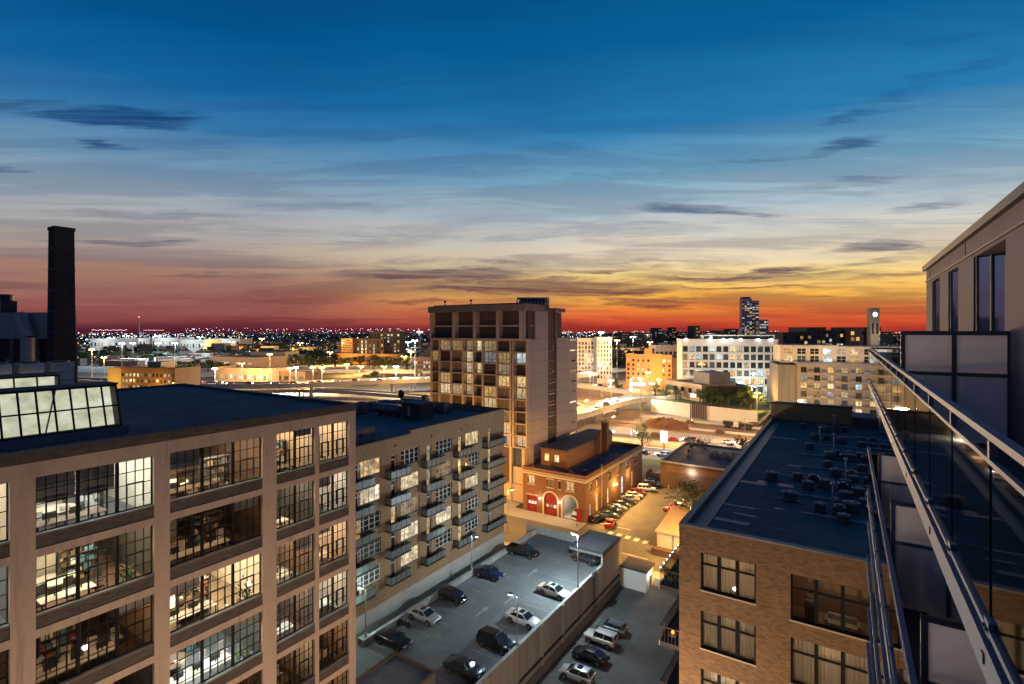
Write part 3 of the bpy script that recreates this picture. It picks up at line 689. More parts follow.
# ================================================================== loft building with balconies
LF = thing('apartment_building', 'brick loft apartment block with rows of glass front balconies above the ramp', 'building', (-60, 60, 0))
LX = -51.0; FS = 3.48; L0 = 22.55   # balcony slab of the top floor
wc = [(46.35, 49.6), (53.4-.6, 56.6-.6), (59.6, 63.3-.2), (66.4, 69.9)]
wc = [(onX(360+0, LX)-.2, onX(381, LX)), (onX(401, LX), onX(419.5, LX)), (onX(436, LX), onX(452, LX)), (onX(465.5, LX), onX(479, LX))]
wc = [(28.5, 31.5), (36, 39)]+wc
bc = [(31.9, 35.4), (onX(357, LX)-1.2, onX(370.5, LX)-.2), (onX(385, LX), onX(405, LX)), (onX(421, LX), onX(439.5, LX)), (onX(453, LX), onX(470, LX)), (onX(482, LX), onX(501, LX))]
ops = []
for k in range(5):
    zb = L0-k*FS
    for a, b_ in wc: ops.append((a, b_, zb+.9, zb+3.0))
    for a, b_ in bc: ops.append((a+(b_-a)*.3, a+(b_-a)*.3+1.0, zb+.05, zb+2.75))
mb = MB(); wall_grid(mb, 'x', LX-.4, LX, 27.5, 75.6, 6.4, 27.3, sorted(ops, key=lambda o: o[2]))
mb.box(-76, LX-.4, 75.2, 75.6, 0, 27.3); mb.box(-76, -75.6, 27.5, 75.2, 0, 27.3); mb.box(-75.6, LX-.4, 27.5, 27.9, 0, 27.3)
mb.build('wall', 'brick_loft', LF)
mb = MB(); mb.box(LX-.4, LX+.05, 27.5, 75.65, 0, 6.4); mb.box(LX+.05, LX+.14, 27.5, 75.65, 6.15, 6.35); mb.build('base_wall', 'road_concrete', LF)
mb = MB()
mb.box(LX-.42, LX+.04, 27.5, 52.2, 27.3, 27.6, 0); mb.box(LX-.42, LX+.04, 52.2, 75.64, 27.3, 28.1, 0)
mb.box(-76, LX-.42, 75.2, 75.64, 27.3, 28.1, 0); mb.box(LX-.46, LX+.08, 52.2, 75.7, 28.1, 28.2, 1); mb.box(LX-.46, LX+.08, 27.5, 52.2, 27.6, 27.7, 1); mb.box(-76, LX-.46, 75.2, 75.7, 28.1, 28.2, 1)
mb.build('parapet', ['brick_loft', 'cornice_dark'], LF)
MB().box(-75.6, LX-.42, 27.9, 75.2, 26.9, 27.35).build('roof', 'roof_blue', LF)
mb = MB(); mb.box(-75, LX-.46, 29, 36.0, 27.35, 28.6, 0); mb.box(-56.2, -53.2, 36.0, 47.8, 27.35, 29.1, 0); mb.box(-53.2, -53.17, 43.6, 44.2, 28.0, 28.5, 1); mb.box(-53.2, -53.17, 45.0, 45.6, 28.0, 28.5, 1); mb.box(-53.2, -53.17, 37.6, 38.2, 28.0, 28.8, 1)
mb.build('roof_bulkhead', ['roof_blue', 'dark_metal'], LF)
lit_l = ['mdddm', ]
def loftwin(w, h, n):
    def f():
        m_ = MB(); grid_window(m_, 0, w, 0, h, n, 3, .06, 0, .1, .09)
        if n > 2:
            for i in range(1, n): m_.box(-.1, .01, w*i/n-.05, w*i/n+.05, 0, h, 0)
        m_.add([(-.07, .05, .05), (-.07, w-.05, .05), (-.07, w-.05, h-.05), (-.07, .05, h-.05)], [(0, 1, 2, 3)], 1)
        m_.box(-.1, .08, -.05, w+.05, -.08, 0, 2)
        return m_.mesh('window', ['white_frame', 'pane_loft', 'limestone'])
    return cached(('lf', round(w, 2), h, n), f)
def balc(w):
    def slab(): return MB().box(0, 1.22, 0, w, -.16, 0).mesh('balcony', ['dark_metal'])
    def rail():
        m_ = MB(); n = max(3, round(w/1.0))
        for i in range(n): m_.box(1.15, 1.18, w*i/n+.05, w*(i+1)/n-.05, .06, .93, 0); m_.box(1.13, 1.2, w*i/n-.02, w*i/n+.03, 0, .97, 1)
        for yy in (0.03, w-.06): 
            m_.box(.05, .6, yy, yy+.03, .06, .93, 0); m_.box(.66, 1.13, yy, yy+.03, .06, .93, 0)
        m_.box(0.02, 1.21, -.01, .03, .97, 1.02, 1); m_.box(0.02, 1.21, w-.03, w+.01, .97, 1.02, 1); m_.box(1.13, 1.21, .03, w-.03, .97, 1.02, 1)
        return m_.mesh('railing', ['balcony_panel', 'dark_metal'])
    return cached(('bs', round(w, 2)), slab), cached(('br', round(w, 2)), rail)
def doorm():
    m_ = MB(); grid_window(m_, 0, 1, 0, 2.7, 1, 1, .05, 0, .1, .12); m_.box(-.1, 0, .12, .88, 2.0, 2.12, 0)
    m_.add([(-.07, .1, .1), (-.07, .9, .1), (-.07, .9, 2.6), (-.07, .1, 2.6)], [(0, 1, 2, 3)], 1)
    return m_.mesh('balcony_door', ['white_frame', 'pane_loft'])
dm = doorm()
for k in range(5):
    zb = L0-k*FS
    for a, b_ in wc: place('window', loftwin(b_-a, 2.1, 4), LF, (LX-.2, a, zb+.9))
    for a, b_ in bc:
        sm1, sm2 = balc(b_-a); bo = place('balcony', sm1, LF, (LX, a, zb)); link('railing', sm2, bo)
        place('balcony_door', dm, LF, (LX-.2, a+(b_-a)*.3, zb+.05))
        if R.random() < .5:
            m_ = MB(); yy = a+R.uniform(.4, b_-a-.8); m_.box(LX+.5, LX+1.0, yy, yy+.6, zb+.4, zb+.46, 0); m_.box(LX+.5, LX+.55, yy, yy+.6, zb+.46, zb+.95, 0)
            for q in ((.5, 0), (.95, 0), (.5, .55), (.95, .55)): m_.box(LX+q[0], LX+q[0]+.04, yy+q[1], yy+q[1]+.04, zb, zb+.4, 0)
            tag(m_.build('balcony_chair', R.choice(['furniture_dark', 'wood_dark', 'furniture_light'])), f'chair on the {ORD[k]} floor balcony of the loft block, {["far left", "left", "second", "third", "fourth", "rightmost"][bc.index((a, b_))]} balcony column', 'chair', 'balcony chairs')
mb = MB()
for a, b_ in wc[2:]:
    for dz in (26.4,): mb.box(LX, LX+.12, a-1.2, a-.95, dz, dz+.25)
mb.build('scupper', 'dark_metal', LF)
k = 0
for (px, py, s, h) in [(352, 408, 1.6, 1.8), (362, 405, 1.4, 2.1), (372, 402, 1.8, 1.6), (386, 403, 2.2, 1.3), (396, 404, 2.2, 1.4), (431, 405, 1.3, 1.2), (437, 408, 1.2, 1.0), (443, 404, 1.5, 1.8), (449, 407, 1.1, 1.2), (425, 399, 1.0, 2.4)]:
    x_, y_, _ = G(px, py+4, 27.35)
    if x_ < -74.5 or y_ > 74: x_, y_, _ = G(px, py+9, 27.35)
    ac_unit((x_, min(y_, 73.5), 27.35), f'dark rooftop unit on the loft block roof, {["first", "second", "third", "fourth", "fifth", "seventh", "eighth", "ninth", "last", "tall sixth"][k]} from the left', 'units on the loft block roof', s, h); k += 1
t_ = thing('roof_cabin', 'dark plant cabin standing in the middle of the loft roof', 'roof cabin', G(413, 420, 27.35))
x_, y_, _ = G(413, 420, 27.35); MB().box(x_-2.4, x_+1.6, y_, y_+3.2, 27.35, 30.0).build('wall', 'dark_building', t_); MB().box(x_-2.5, x_+1.7, y_-.1, y_+3.3, 30.0, 30.15).build('roof', 'roof_blue', t_)
MB().box(x_-1.2, x_-.6, y_-.04, y_, 28.0, 29.6).build('door', 'gray_metal', t_)
t_ = thing('roof_tank', 'long horizontal cylindrical tank lying on the loft roof', 'tank', G(390, 416, 27.35))
x_, y_, _ = G(390, 416, 27.35); MB().cyl((x_-3.2, y_, 28.6), (x_+2.6, y_, 28.6), .85, n=14).build('tank_body', 'mid_metal', t_)
for dx_ in (-2, 0, 2): MB().box(x_+dx_-.1, x_+dx_+.1, y_-.7, y_+.7, 27.35, 28.1).build('saddle', 'dark_metal', t_)
t_ = thing('roof_dish', 'round dark dish antenna on the loft roof beside the cabin', 'antenna', G(405, 404, 27.35))
x_, y_, _ = G(401, 414, 27.35); MB().cyl((x_, y_, 27.35), (x_, y_, 30.2), .1, n=6).build('mast', 'dark_metal', t_); MB().ball((x_, y_, 30.9), .8, sy=.35).build('dish', 'dark_metal', t_)
# pipe hoops above the office roof edge
t_ = thing('pipe_vent', 'pair of hooped pipe vents at the far edge of the office roof', 'vent', (-38.5, 26.3, 36.1))
mb = MB()
for q in (0, .55):
    pts = [Vector((-38.6+q, 26.2, 36.1+.8))+Vector((.22*math.cos(a), 0, .22*math.sin(a))) for a in [math.pi*i/8 for i in range(9)]]
    pts = [Vector((pts[0].x, 26.2, 36.1))]+pts+[Vector((pts[-1].x, 26.2, 36.1))]
    for p, q2 in zip(pts, pts[1:]): mb.cyl(p, q2, .035, n=6)
mb.build('pipe', 'mid_metal', t_)
# ================================================================== right brick building
BB = thing('brick_building', 'tan brick building with a flat dark roof crowded with condensers', 'building', (0, 60, 0))
BY, BX, BZ = 37.6, -10.1, 28.0
fw = [(-8.6, -5.05), (-3.0, 1.25), (3.4, 7.4)]
ops = []
for k in range(6):
    zt = 26.35-k*4.1
    for i, (a, b_) in enumerate(fw): ops.append((a, b_, zt-(2.6 if i == 0 else 3.0), zt-(0 if i == 0 else .05)))
mb = MB(); wall_grid(mb, 'y', BY, BY+.4, BX, 12, 0, BZ, ops)
mb.box(BX, BX+.4, BY+.4, 91.7, 0, BZ); mb.box(BX+.4, 12, 91.3, 91.7, 0, BZ); mb.box(11.6, 12, BY+.4, 91.3, 0, BZ)
mb.build('wall', 'brick_tan', BB)
mb = MB(); mb.box(BX-.04, 12, BY-.04, BY+.42, BZ, BZ+.12); mb.box(BX-.04, BX+.42, BY+.42, 91.7, BZ, BZ+.12); mb.box(BX+.3, BX+1.6, BY+.9, 91.2, BZ-.34, BZ-.28); mb.build('coping', 'roof_flashing', BB)
MB().box(BX+.4, 11.6, BY+.4, 91.3, BZ-.8, BZ-.35).build('roof', 'roof_dark', BB)
mb = MB(); mb.box(BX, .8, 91.7, 93, 25, 30.4, 0); mb.box(BX-.1, .9, 91.6, 93.1, 30.4, 30.6, 1); mb.build('party_wall', ['orange_wall', 'cornice_dark'], BB)  # orange base colour stands in for street glow on this end wall
mb = MB(); mb.box(.8, 18, 93, 104, 0, 28.3, 0); mb.box(.8, 18, 92.9, 93, 28.3, 29.0, 0); mb.build('rear_wing', 'roof_blue', BB)
mb = MB(); mb.box(4.0, 18, 88, 96, 27.7, 31.6, 0); mb.box(3.9, 18.1, 87.9, 96.1, 31.6, 31.9, 1); mb.build('roof_house', ['gray_building', 'roof_blue'], BB)
def bwin(w, h, i, pane):
    m_ = MB()
    n = 3; uw = w/n
    for q in range(n):
        m_.box(uw*q, uw*q+.11, -.06, .1, 0, h, 0); m_.box(uw*(q+1)-.11, uw*(q+1), -.06, .1, 0, h, 0)
        m_.box(uw*q+.09, uw*(q+1)-.09, 0, .08, 0, .1, 0); m_.box(uw*q+.09, uw*(q+1)-.09, 0, .08, h-.1, h, 0)
        m_.box(uw*q+.11, uw*(q+1)-.11, -.03, .08, h*.66, h*.66+.12, 0)
    m_.box(-.05, w+.05, -.26, .1, -.1, 0, 1)
    return m_.mesh('window', ['steel_frame', 'limestone'])
for k in range(6):
    zt = 26.35-k*4.1
    for i, (a, b_) in enumerate(fw):
        h = 2.6 if i == 0 else 2.95; w_ = b_-a; z0 = (zt-2.6) if i == 0 else (zt-3.0)
        wo_ = place('window', cached(('bw', round(w_, 2), h), lambda: bwin(w_, h, i, 0)), BB, (a, BY+.2, z0))
        MB().add([(a+.06, BY+.25, z0+.05), (a+w_-.06, BY+.25, z0+.05), (a+w_-.06, BY+.25, z0+h-.05), (a+.06, BY+.25, z0+h-.05)], [(0, 1, 2, 3)]).build('pane', 'clear_glass', wo_)
        # room box behind the glass
        mb = MB(); y1 = BY+3.6
        mb.box(a-.6, b_+.6, y1, y1+.1, z0-.8, zt+.3); mb.box(a-.7, a-.6, BY+.42, y1, z0-.8, zt+.3); mb.box(b_+.6, b_+.7, BY+.42, y1, z0-.8, zt+.3)
        mb.box(a-.6, b_+.6, BY+.42, y1, z0-.9, z0-.8); mb.box(a-.6, b_+.6, BY+.42, y1, zt+.3, zt+.4); mb.build('room', 'tan_wall' if i else 'room_wall', BB)
        mb = MB()
        if (i, k) != (1, 0):
            cm = 'curtain'
            nn = 60; vs = []; fs = []
            for q in range(nn+1):
                u = a-.1+(w_+.2)*q/nn; yy = BY+.46+.035*math.sin(q*1.9)+.02*math.sin(q*.7)
                vs += [(u, yy, z0-.05), (u, yy, z0+h)]
            for q in range(nn): fs.append((2*q, 2*q+2, 2*q+3, 2*q+1))
            mb.add(vs, fs); mb.build('curtain', cm, BB)
        if (i, k) in ((0, 2),):
            MB().ball((a+.7 if k == 1 else a+1.2, BY+.34, z0+.5 if k == 1 else z0+2.0), .06).build('fairy_light', 'lamp_white', BB)
        if k < 3: light(BB, ((a+b_)/2, BY+2.0, zt-.2), (1, .72, .42), [[60, 30, 5], [34, 60, 5], [90, 40, 5]][k][i], .2)
for i, (nm, x0, x1, z0, z1, mt) in enumerate([('sofa', -1.0, .6, 23.3-.8, 23.35, 'furniture_light'), ('cabinet', -2.3, -1.7, 22.55, 24.6, 'wood_dark')]):
    t_ = MB().box(x0, x1, BY+1.6, BY+2.4, z0, z1-.35)
    if nm == 'sofa': t_.box(x0, x1, BY+2.2, BY+2.45, z1-.35, z1); t_.box(x0-.15, x0, BY+1.6, BY+2.4, z0, z1-.15); t_.box(x1, x1+.15, BY+1.6, BY+2.4, z0, z1-.15)
    else: t_.box(x0+.1, x1-.1, BY+1.7, BY+2.2, z1-.35, z1)
    tag(t_.build(nm, mt), f'{nm} seen through the upper right window of the tan brick building', nm)
# side balconies of the brick building
for k in range(4):
    zb = 23.0-k*4.2; y0, y1 = BY+.6, BY+7.5+k*.2
    mb = MB(); mb.box(BX-1.6, BX, y0, y1, zb-.3, zb, 0); mb.box(BX-1.65, BX-1.6, y0-.03, y1+.03, zb-.32, zb+.05, 1); bo = mb.build('balcony', ['dark_building', 'limestone'], BB)
    mb = MB()
    for i in range(34): yy = y0+(y1-y0)*i/33; mb.box(BX-1.58, BX-1.55, yy-.012, yy+.012, zb, zb+1.1)
    mb.box(BX-1.6, BX-1.53, y0, y1, zb+1.1, zb+1.16)
    for yy in (y0, y1):
        mb.box(BX-1.53, BX, yy-.02, yy+.02, zb+1.1, zb+1.16)
        for i in range(6): mb.box(BX-1.5+i*.26, BX-1.48+i*.26, yy-.01, yy+.01, zb, zb+1.1)
    mb.build('railing', 'dark_metal', bo)
mb = MB()
for i in range(9): mb.ball((BX-1.62, BY+.9+i*.8, 24.15+.04*(i % 2)), .035, n=4)
tag(mb.build('string_lights', 'lamp_white'), 'string of tiny white bulbs along the balcony railing', 'string lights', kind='stuff')
t_ = thing('balcony_plant', 'bushy potted plant on the balcony with string lights', 'plant', (BX-.9, BY+1.4, 23.0))
MB().cyl((BX-.9, BY+1.4, 23.0), (BX-.9, BY+1.4, 23.4), .2, .26).build('pot', 'brown_building', t_)
mb = MB()
for q in range(160):
    v = Vector((R.gauss(0, .3), R.gauss(0, .5), .75+R.gauss(0, .2))); d = Vector((R.gauss(0, 1), R.gauss(0, 1), R.gauss(0, 1))).normalized()*.14; e = d.orthogonal().normalized()*.06; c = Vector((BX-.9, BY+1.4, 23.0))+v
    mb.add([c-d, c+e, c+d, c-e], [(0, 1, 2, 3)])
mb.build('foliage', 'leaf_dark', t_)
t_ = thing('table_lantern', 'glowing orange lantern on the middle brick balcony', 'lantern', (BX-.8, BY+1.2, 18.8))
MB().box(BX-1.1, BX-.5, BY+.9, BY+1.5, 19.2, 19.25).box(BX-.85, BX-.75, BY+1.15, BY+1.25, 18.8, 19.2).build('stand', 'dark_metal', t_)
MB().ball((BX-.8, BY+1.2, 19.37), .12).build('flame_glass', 'orange_glow', t_); light(t_, (BX-.8, BY+1.2, 19.6), (1, .3, .08), 14, .1)
# condensers on the roof
spots = [(804, 424), (812, 420), (826, 430), (838, 428), (846, 424), (858, 433), (816, 437), (831, 438), (842, 441), (850, 437), (861, 440), (784, 455), (810, 447), (822, 452), (830, 457), (808, 460), (828, 465), (836, 462), (851, 459), (846, 466), (772, 478), (775, 474), (798, 478), (799, 486), (808, 487), (816, 487), (826, 486), (834, 484), (846, 485), (852, 492), (858, 494), (768, 491), (790, 499), (814, 503), (820, 509), (816, 498), (846, 498), (844, 508), (852, 510), (827, 518), (844, 521), (862, 522), (836, 474), (858, 448), (822, 428), (868, 470), (866, 505)]
for i, (y_, xa, xb) in enumerate([(46, -3, 9), (51, -5, 8), (57, -6, 6), (62, -4, 10), (68, -5, 9), (75, -3, 10), (82, -2, 9)]):
    MB().cyl((xa, y_, BZ-.22), (xb, y_, BZ-.22), .07, n=6).build('conduit', 'gray_metal', BB)
rowspots = [(x0_+i*1.2, y_) for (y_, x0_) in ((47.2, 3.2), (52.4, 2.4), (58.2, .6), (63.4, 1.4), (69.5, -1.0), (76.5, 1.6)) for i in range(6)]
for i, (x_, y_) in enumerate(rowspots): condenser((x_, y_, BZ-.35), 'drum shaped condenser in a straight row along a roof conduit', 'condensers in rows on the brick building roof', .44, .66)
spots = spots[::2]
for n_, (px, py) in enumerate(spots):
    x_, y_, _ = G(px, py+2, 27.65)
    x_ = min(max(x_, -8), 11); y_ = min(y_, 87)
    col_ = ['dark', 'dusty', 'square', 'scuffed', 'small'][n_ % 5]
    dist = 'near' if py > 490 else ('middle' if py > 455 else 'far')
    condenser((x_, y_, BZ-.35), f'drum shaped condenser in the {dist} cluster of the brick building roof', 'condensers on the brick building roof: '+dist, [.47, .54, .42][n_ % 3], [.72, .8, .66][n_ % 3])
    if n_ % 2 == 1: ac_unit((x_+1.3, y_+.2, BZ-.35), f'low square rooftop unit among the {dist} condensers', 'square units among the condensers: '+dist, .8, .6)
for n_, (px, py) in enumerate([(834, 426), (834, 448), (820, 440), (846, 478), (833, 507)]):
    x_, y_, _ = G(px, py+6, 27.65)
    t_ = thing('vent_pipe', f'thin pale vent pipe on the brick roof, {["farthest back", "beside the rear condensers", "leftmost", "white capped one at right", "nearest the front"][n_]}', 'vent pipe', (x_, y_, BZ-.35), 0)
    mb = MB(); mb.cyl((x_, y_, BZ-.35), (x_, y_, BZ+1.9), .07, n=6); mb.build('pipe', 'gray_metal', t_); mb = MB(); mb.cyl((x_, y_, BZ+1.9), (x_, y_, BZ+2.1), .2, .12, n=8); mb.build('cap', 'gray_metal', t_)
for i in range(13):
    MB().box(BX+1.7, 11.5, 41.5+i*3.9, 41.56+i*3.9, BZ-.35, BZ-.33).build('membrane_seam', 'roof_flashing', BB)
for (px, py, w_, h) in [(782, 438, 3.5, .8), (754, 483, 2.4, .7), (738, 506, 2.5, .35), (745, 515, 1.6, .3), (855, 501, 3, .5), (795, 466, 1.2, .5), (730, 521, 2.6, .6), (860, 520, 3, .3), (785, 510, 1.5, .4), (775, 484, 3.0, .9)]:
    x_, y_, _ = G(px, py, 27.65); MB().box(x_-w_/2, x_+w_/2, y_-h/2, y_+h/2, BZ-.35, BZ-.335).build('roof_patch', 'roof_flashing', BB)
# ================================================================== own building and balconies
OB = thing('residential_tower', 'mauve clad building wall with tall windows rising at the right edge', 'building', (8, 5, 0))
OX = 2.25
ops = [(11.75, 14.35, 40.1, 43.55), (16.1, 17.5, 40.1, 43.55), (19.0, 20.5, 40.1, 43.55), (5.5, 9.5, 40.1, 43.55), (-.5, 3.5, 40.1, 43.55)]
mb = MB(); wall_grid(mb, 'x', OX, OX+.75, -8, 21.9, 39.9, 44.0, ops); mb.box(OX, OX+.75, -8, 21.9, 0, 39.9); mb.box(OX+.75, 20, 21.45, 21.9, 0, 44.0); mb.box(OX+.75, 20, -8, -7.55, 0, 44); mb.box(19.6, 20, -7.55, 21.45, 0, 44)
mb.box(OX-.06, OX, -8, 11.5, 39.9, 43.2)
mb.build('wall', 'own_wall', OB)
mb = MB(); mb.box(OX-.1, 20, -8, 22.0, 44.0, 44.16, 0); mb.box(OX-.03, OX+.0, -8, 21.9, 43.62, 43.66, 0)
for yy in (4, 9.8, 15.2, 21): mb.box(OX-.012, OX, yy, yy+.02, 43.7, 44.0, 0)
mb.build('roof_edge', 'dark_metal', OB)
for (a, b_, z0, z1) in ops:
    m_ = MB(); n = max(2, round((b_-a)/1.1)); X0 = OX+.62
    for q in range(n+1): u = a+(b_-a-.07)*q/n; m_.box(X0, X0+.1, u, u+.07, z0, z1, 0)
    m_.box(X0, X0+.1, a, b_, z1-.09, z1, 0); m_.box(X0, X0+.1, a, b_, z0, z0+.09, 0)
    m_.box(OX+.03, OX+.08, b_-.1, b_-.01, z0, z1, 0); m_.cyl((OX+.24, b_-.3, z0), (OX+.24, b_-.3, z1), .035, n=4)
    wo_ = m_.build('window', 'mid_metal', OB)
    MB().add([(OX+.04, b_-.06, z0), (OX+.6, b_-.72, z0), (OX+.6, b_-.72, z1-.02), (OX+.04, b_-.06, z1-.02)], [(0, 1, 2, 3)]).build('side_pane', 'sky_glass', wo_)
    MB().add([(X0+.06, a, z0), (X0+.06, b_, z0), (X0+.06, b_, z1), (X0+.06, a, z1)], [(3, 2, 1, 0)]).build('pane', 'sky_glass', wo_)
def balcony_floor(rx, zt, y1, near):
    """railing top zt, railing plane x=rx"""
    fl = zt-1.30
    sl = MB(); sl.box(rx+.02, OX, -4, y1, fl-.22, fl, 0); sl.box(rx-.04, rx+.02, -4, y1+.06, fl-.2, fl+.0, 1); sl.box(rx+.02, OX, y1, y1+.06, fl-.24, fl+.03, 1)
    for i in range(12): sl.box(rx-.05, rx-.04, -3+i*2.4, -2.94+i*2.4, fl-.12, fl-.06, 2)
    bo = sl.build('balcony', ['own_wall', 'rail_metal', 'dark_metal'], OB)
    r = MB(); r.box(rx-.02, rx+.04, -4, y1, zt-.045, zt, 0); r.box(rx-.008, rx+.022, -4, y1, zt-.205, zt-.175, 0)
    r.box(rx-.02, rx+.03, -4, y1, fl+.05, fl+.09, 0)
    n = int((y1+4)/1.35)
    for i in range(n+1):
        yy = -4+(y1+4)*i/n; r.box(rx-.01, rx+.03, yy-.025, yy+.025, zt-.17, zt-.06, 0); r.box(rx-.02, rx+.03, yy-.06, yy+.06, fl+.03, fl+.13, 0); r.cyl((rx-.02, yy-.03, fl+.08), (rx-.035, yy-.03, fl+.08), .012, n=6); r.cyl((rx-.02, yy+.03, fl+.08), (rx-.035, yy+.03, fl+.08), .012, n=6)
    r.box(rx+.05, OX, y1-.06, y1, zt-.06, zt, 0)
    r.box(rx+.05, OX, y1-.05, y1-.01, zt-.21, zt-.17, 0)
    r.build('railing', 'rail_metal', bo)
    g = MB(); 
    for i in range(n):
        ya = -4+(y1+4)*i/n+.04; yb = -4+(y1+4)*(i+1)/n-.04; g.box(rx+.002, rx+.012, ya, yb, fl+.09, zt-.21, 0)
    g.box(rx+.05, OX, y1-.035, y1-.025, fl+.09, zt-.21, 0)
    g.build('glass_panel', 'rail_glass', bo)
balcony_floor(.75, 41.38, 23.6, True)
for k in range(1, 6): balcony_floor(.57+(.06 if k > 1 else 0), 41.38-2.98*k+.02, 19.2 if k < 2 else 21.5, False)
def divider(yy, x0, z0, z1, mat_f, mat_p, cols=2):
    m_ = MB(); w_ = OX-x0
    m_.box(x0, OX-.03, yy-.03, yy+.03, z1-.07, z1, 0); m_.box(x0, OX-.03, yy-.03, yy+.03, z0, z0+.07, 0); zm = z0+(z1-z0)*.62; m_.box(x0, OX-.03, yy-.025, yy+.025, zm-.03, zm+.03, 0)
    for q in range(cols+1): u = x0+(w_-.09)*q/cols; m_.box(u, u+.06, yy-.028, yy+.028, z0, z1, 0)
    t_ = m_.build('divider_frame', mat_f, OB)
    MB().box(x0+.03, OX-.06, yy-.01, yy+.01, z0+.05, z1-.05).build('divider_panel', mat_p, t_)
divider(11.2, .80, 40.1, 42.0, 'mid_metal', 'frosted_panel')
for k in (1, 2, 3):
    for yy in (6.9, 11.2, 15.5): divider(yy, .66, 40.1-2.98*k, 42.0-2.98*k, 'rail_metal' if yy > 8 else 'mid_metal', 'frosted_panel', 2)
W.cycles.sampling_method = 'MANUAL'; W.cycles.sample_map_resolution = 512
# ================================================================== cars
def paint(name, col, rough=.28, metal=.3):
    if name in MATS: return name
    m, t, b = newmat(name); b.inputs['Base Color'].default_value = c4(col); b.inputs['Roughness'].default_value = rough
    b.inputs['Metallic'].default_value = metal; b.inputs['Coat Weight'].default_value = .6; b.inputs['Coat Roughness'].default_value = .04
    return name
CC = {'black': (.012, .012, .014), 'silver': (.42, .43, .44), 'white': (.75, .75, .73), 'blue': (.015, .03, .09), 'gray': (.12, .125, .13), 'red': (.4, .025, .02), 'dark gray': (.04, .042, .045), 'green': (.03, .06, .035), 'beige': (.4, .34, .24), 'pearl': (.6, .58, .54)}
for k_, v_ in CC.items(): paint('paint_'+k_.replace(' ', '_'), v_)
# style: length, width, body profile [(x, bottom, top)], greenhouse (rear base, rear top, front top, front base), belt z, roof z
ST = {
 'sedan': (4.7, 1.8, [(-2.32, .45, .80), (-2.25, .30, .98), (-1.6, .24, 1.02), (-.6, .22, .98), (.8, .22, .96), (1.5, .24, .90), (2.1, .28, .76), (2.33, .42, .62)], (-1.75, -.95, .35, 1.15), .96, 1.44),
 'hatch': (4.3, 1.78, [(-2.12, .45, .95), (-2.05, .30, 1.02), (-1.4, .24, 1.02), (-.5, .22, .99), (.8, .22, .97), (1.4, .24, .93), (1.95, .28, .78), (2.13, .42, .64)], (-2.02, -1.6, .3, 1.15), .98, 1.54),
 'suv': (4.7, 1.9, [(-2.32, .5, 1.02), (-2.25, .36, 1.12), (-1.5, .32, 1.12), (-.5, .3, 1.1), (.8, .3, 1.08), (1.35, .32, 1.05), (2.15, .36, .95), (2.33, .5, .78)], (-2.24, -2.0, .35, 1.05), 1.09, 1.74),
 'jeep': (4.5, 1.85, [(-2.15, .55, 1.1), (-2.1, .45, 1.16), (-1.5, .42, 1.16), (-.5, .42, 1.14), (.7, .42, 1.12), (.95, .42, 1.12), (2.05, .45, 1.08), (2.15, .5, .95)], (-2.1, -2.05, .55, .85), 1.14, 1.83),
 'pickup': (5.5, 1.98, [(-2.72, .6, 1.02), (-2.68, .45, 1.08), (-1.6, .4, 1.08), (-.4, .38, 1.1), (.9, .38, 1.12), (1.6, .4, 1.1), (2.6, .45, .98), (2.73, .55, .85)], (-.75, -.6, .75, 1.35), 1.1, 1.85)}
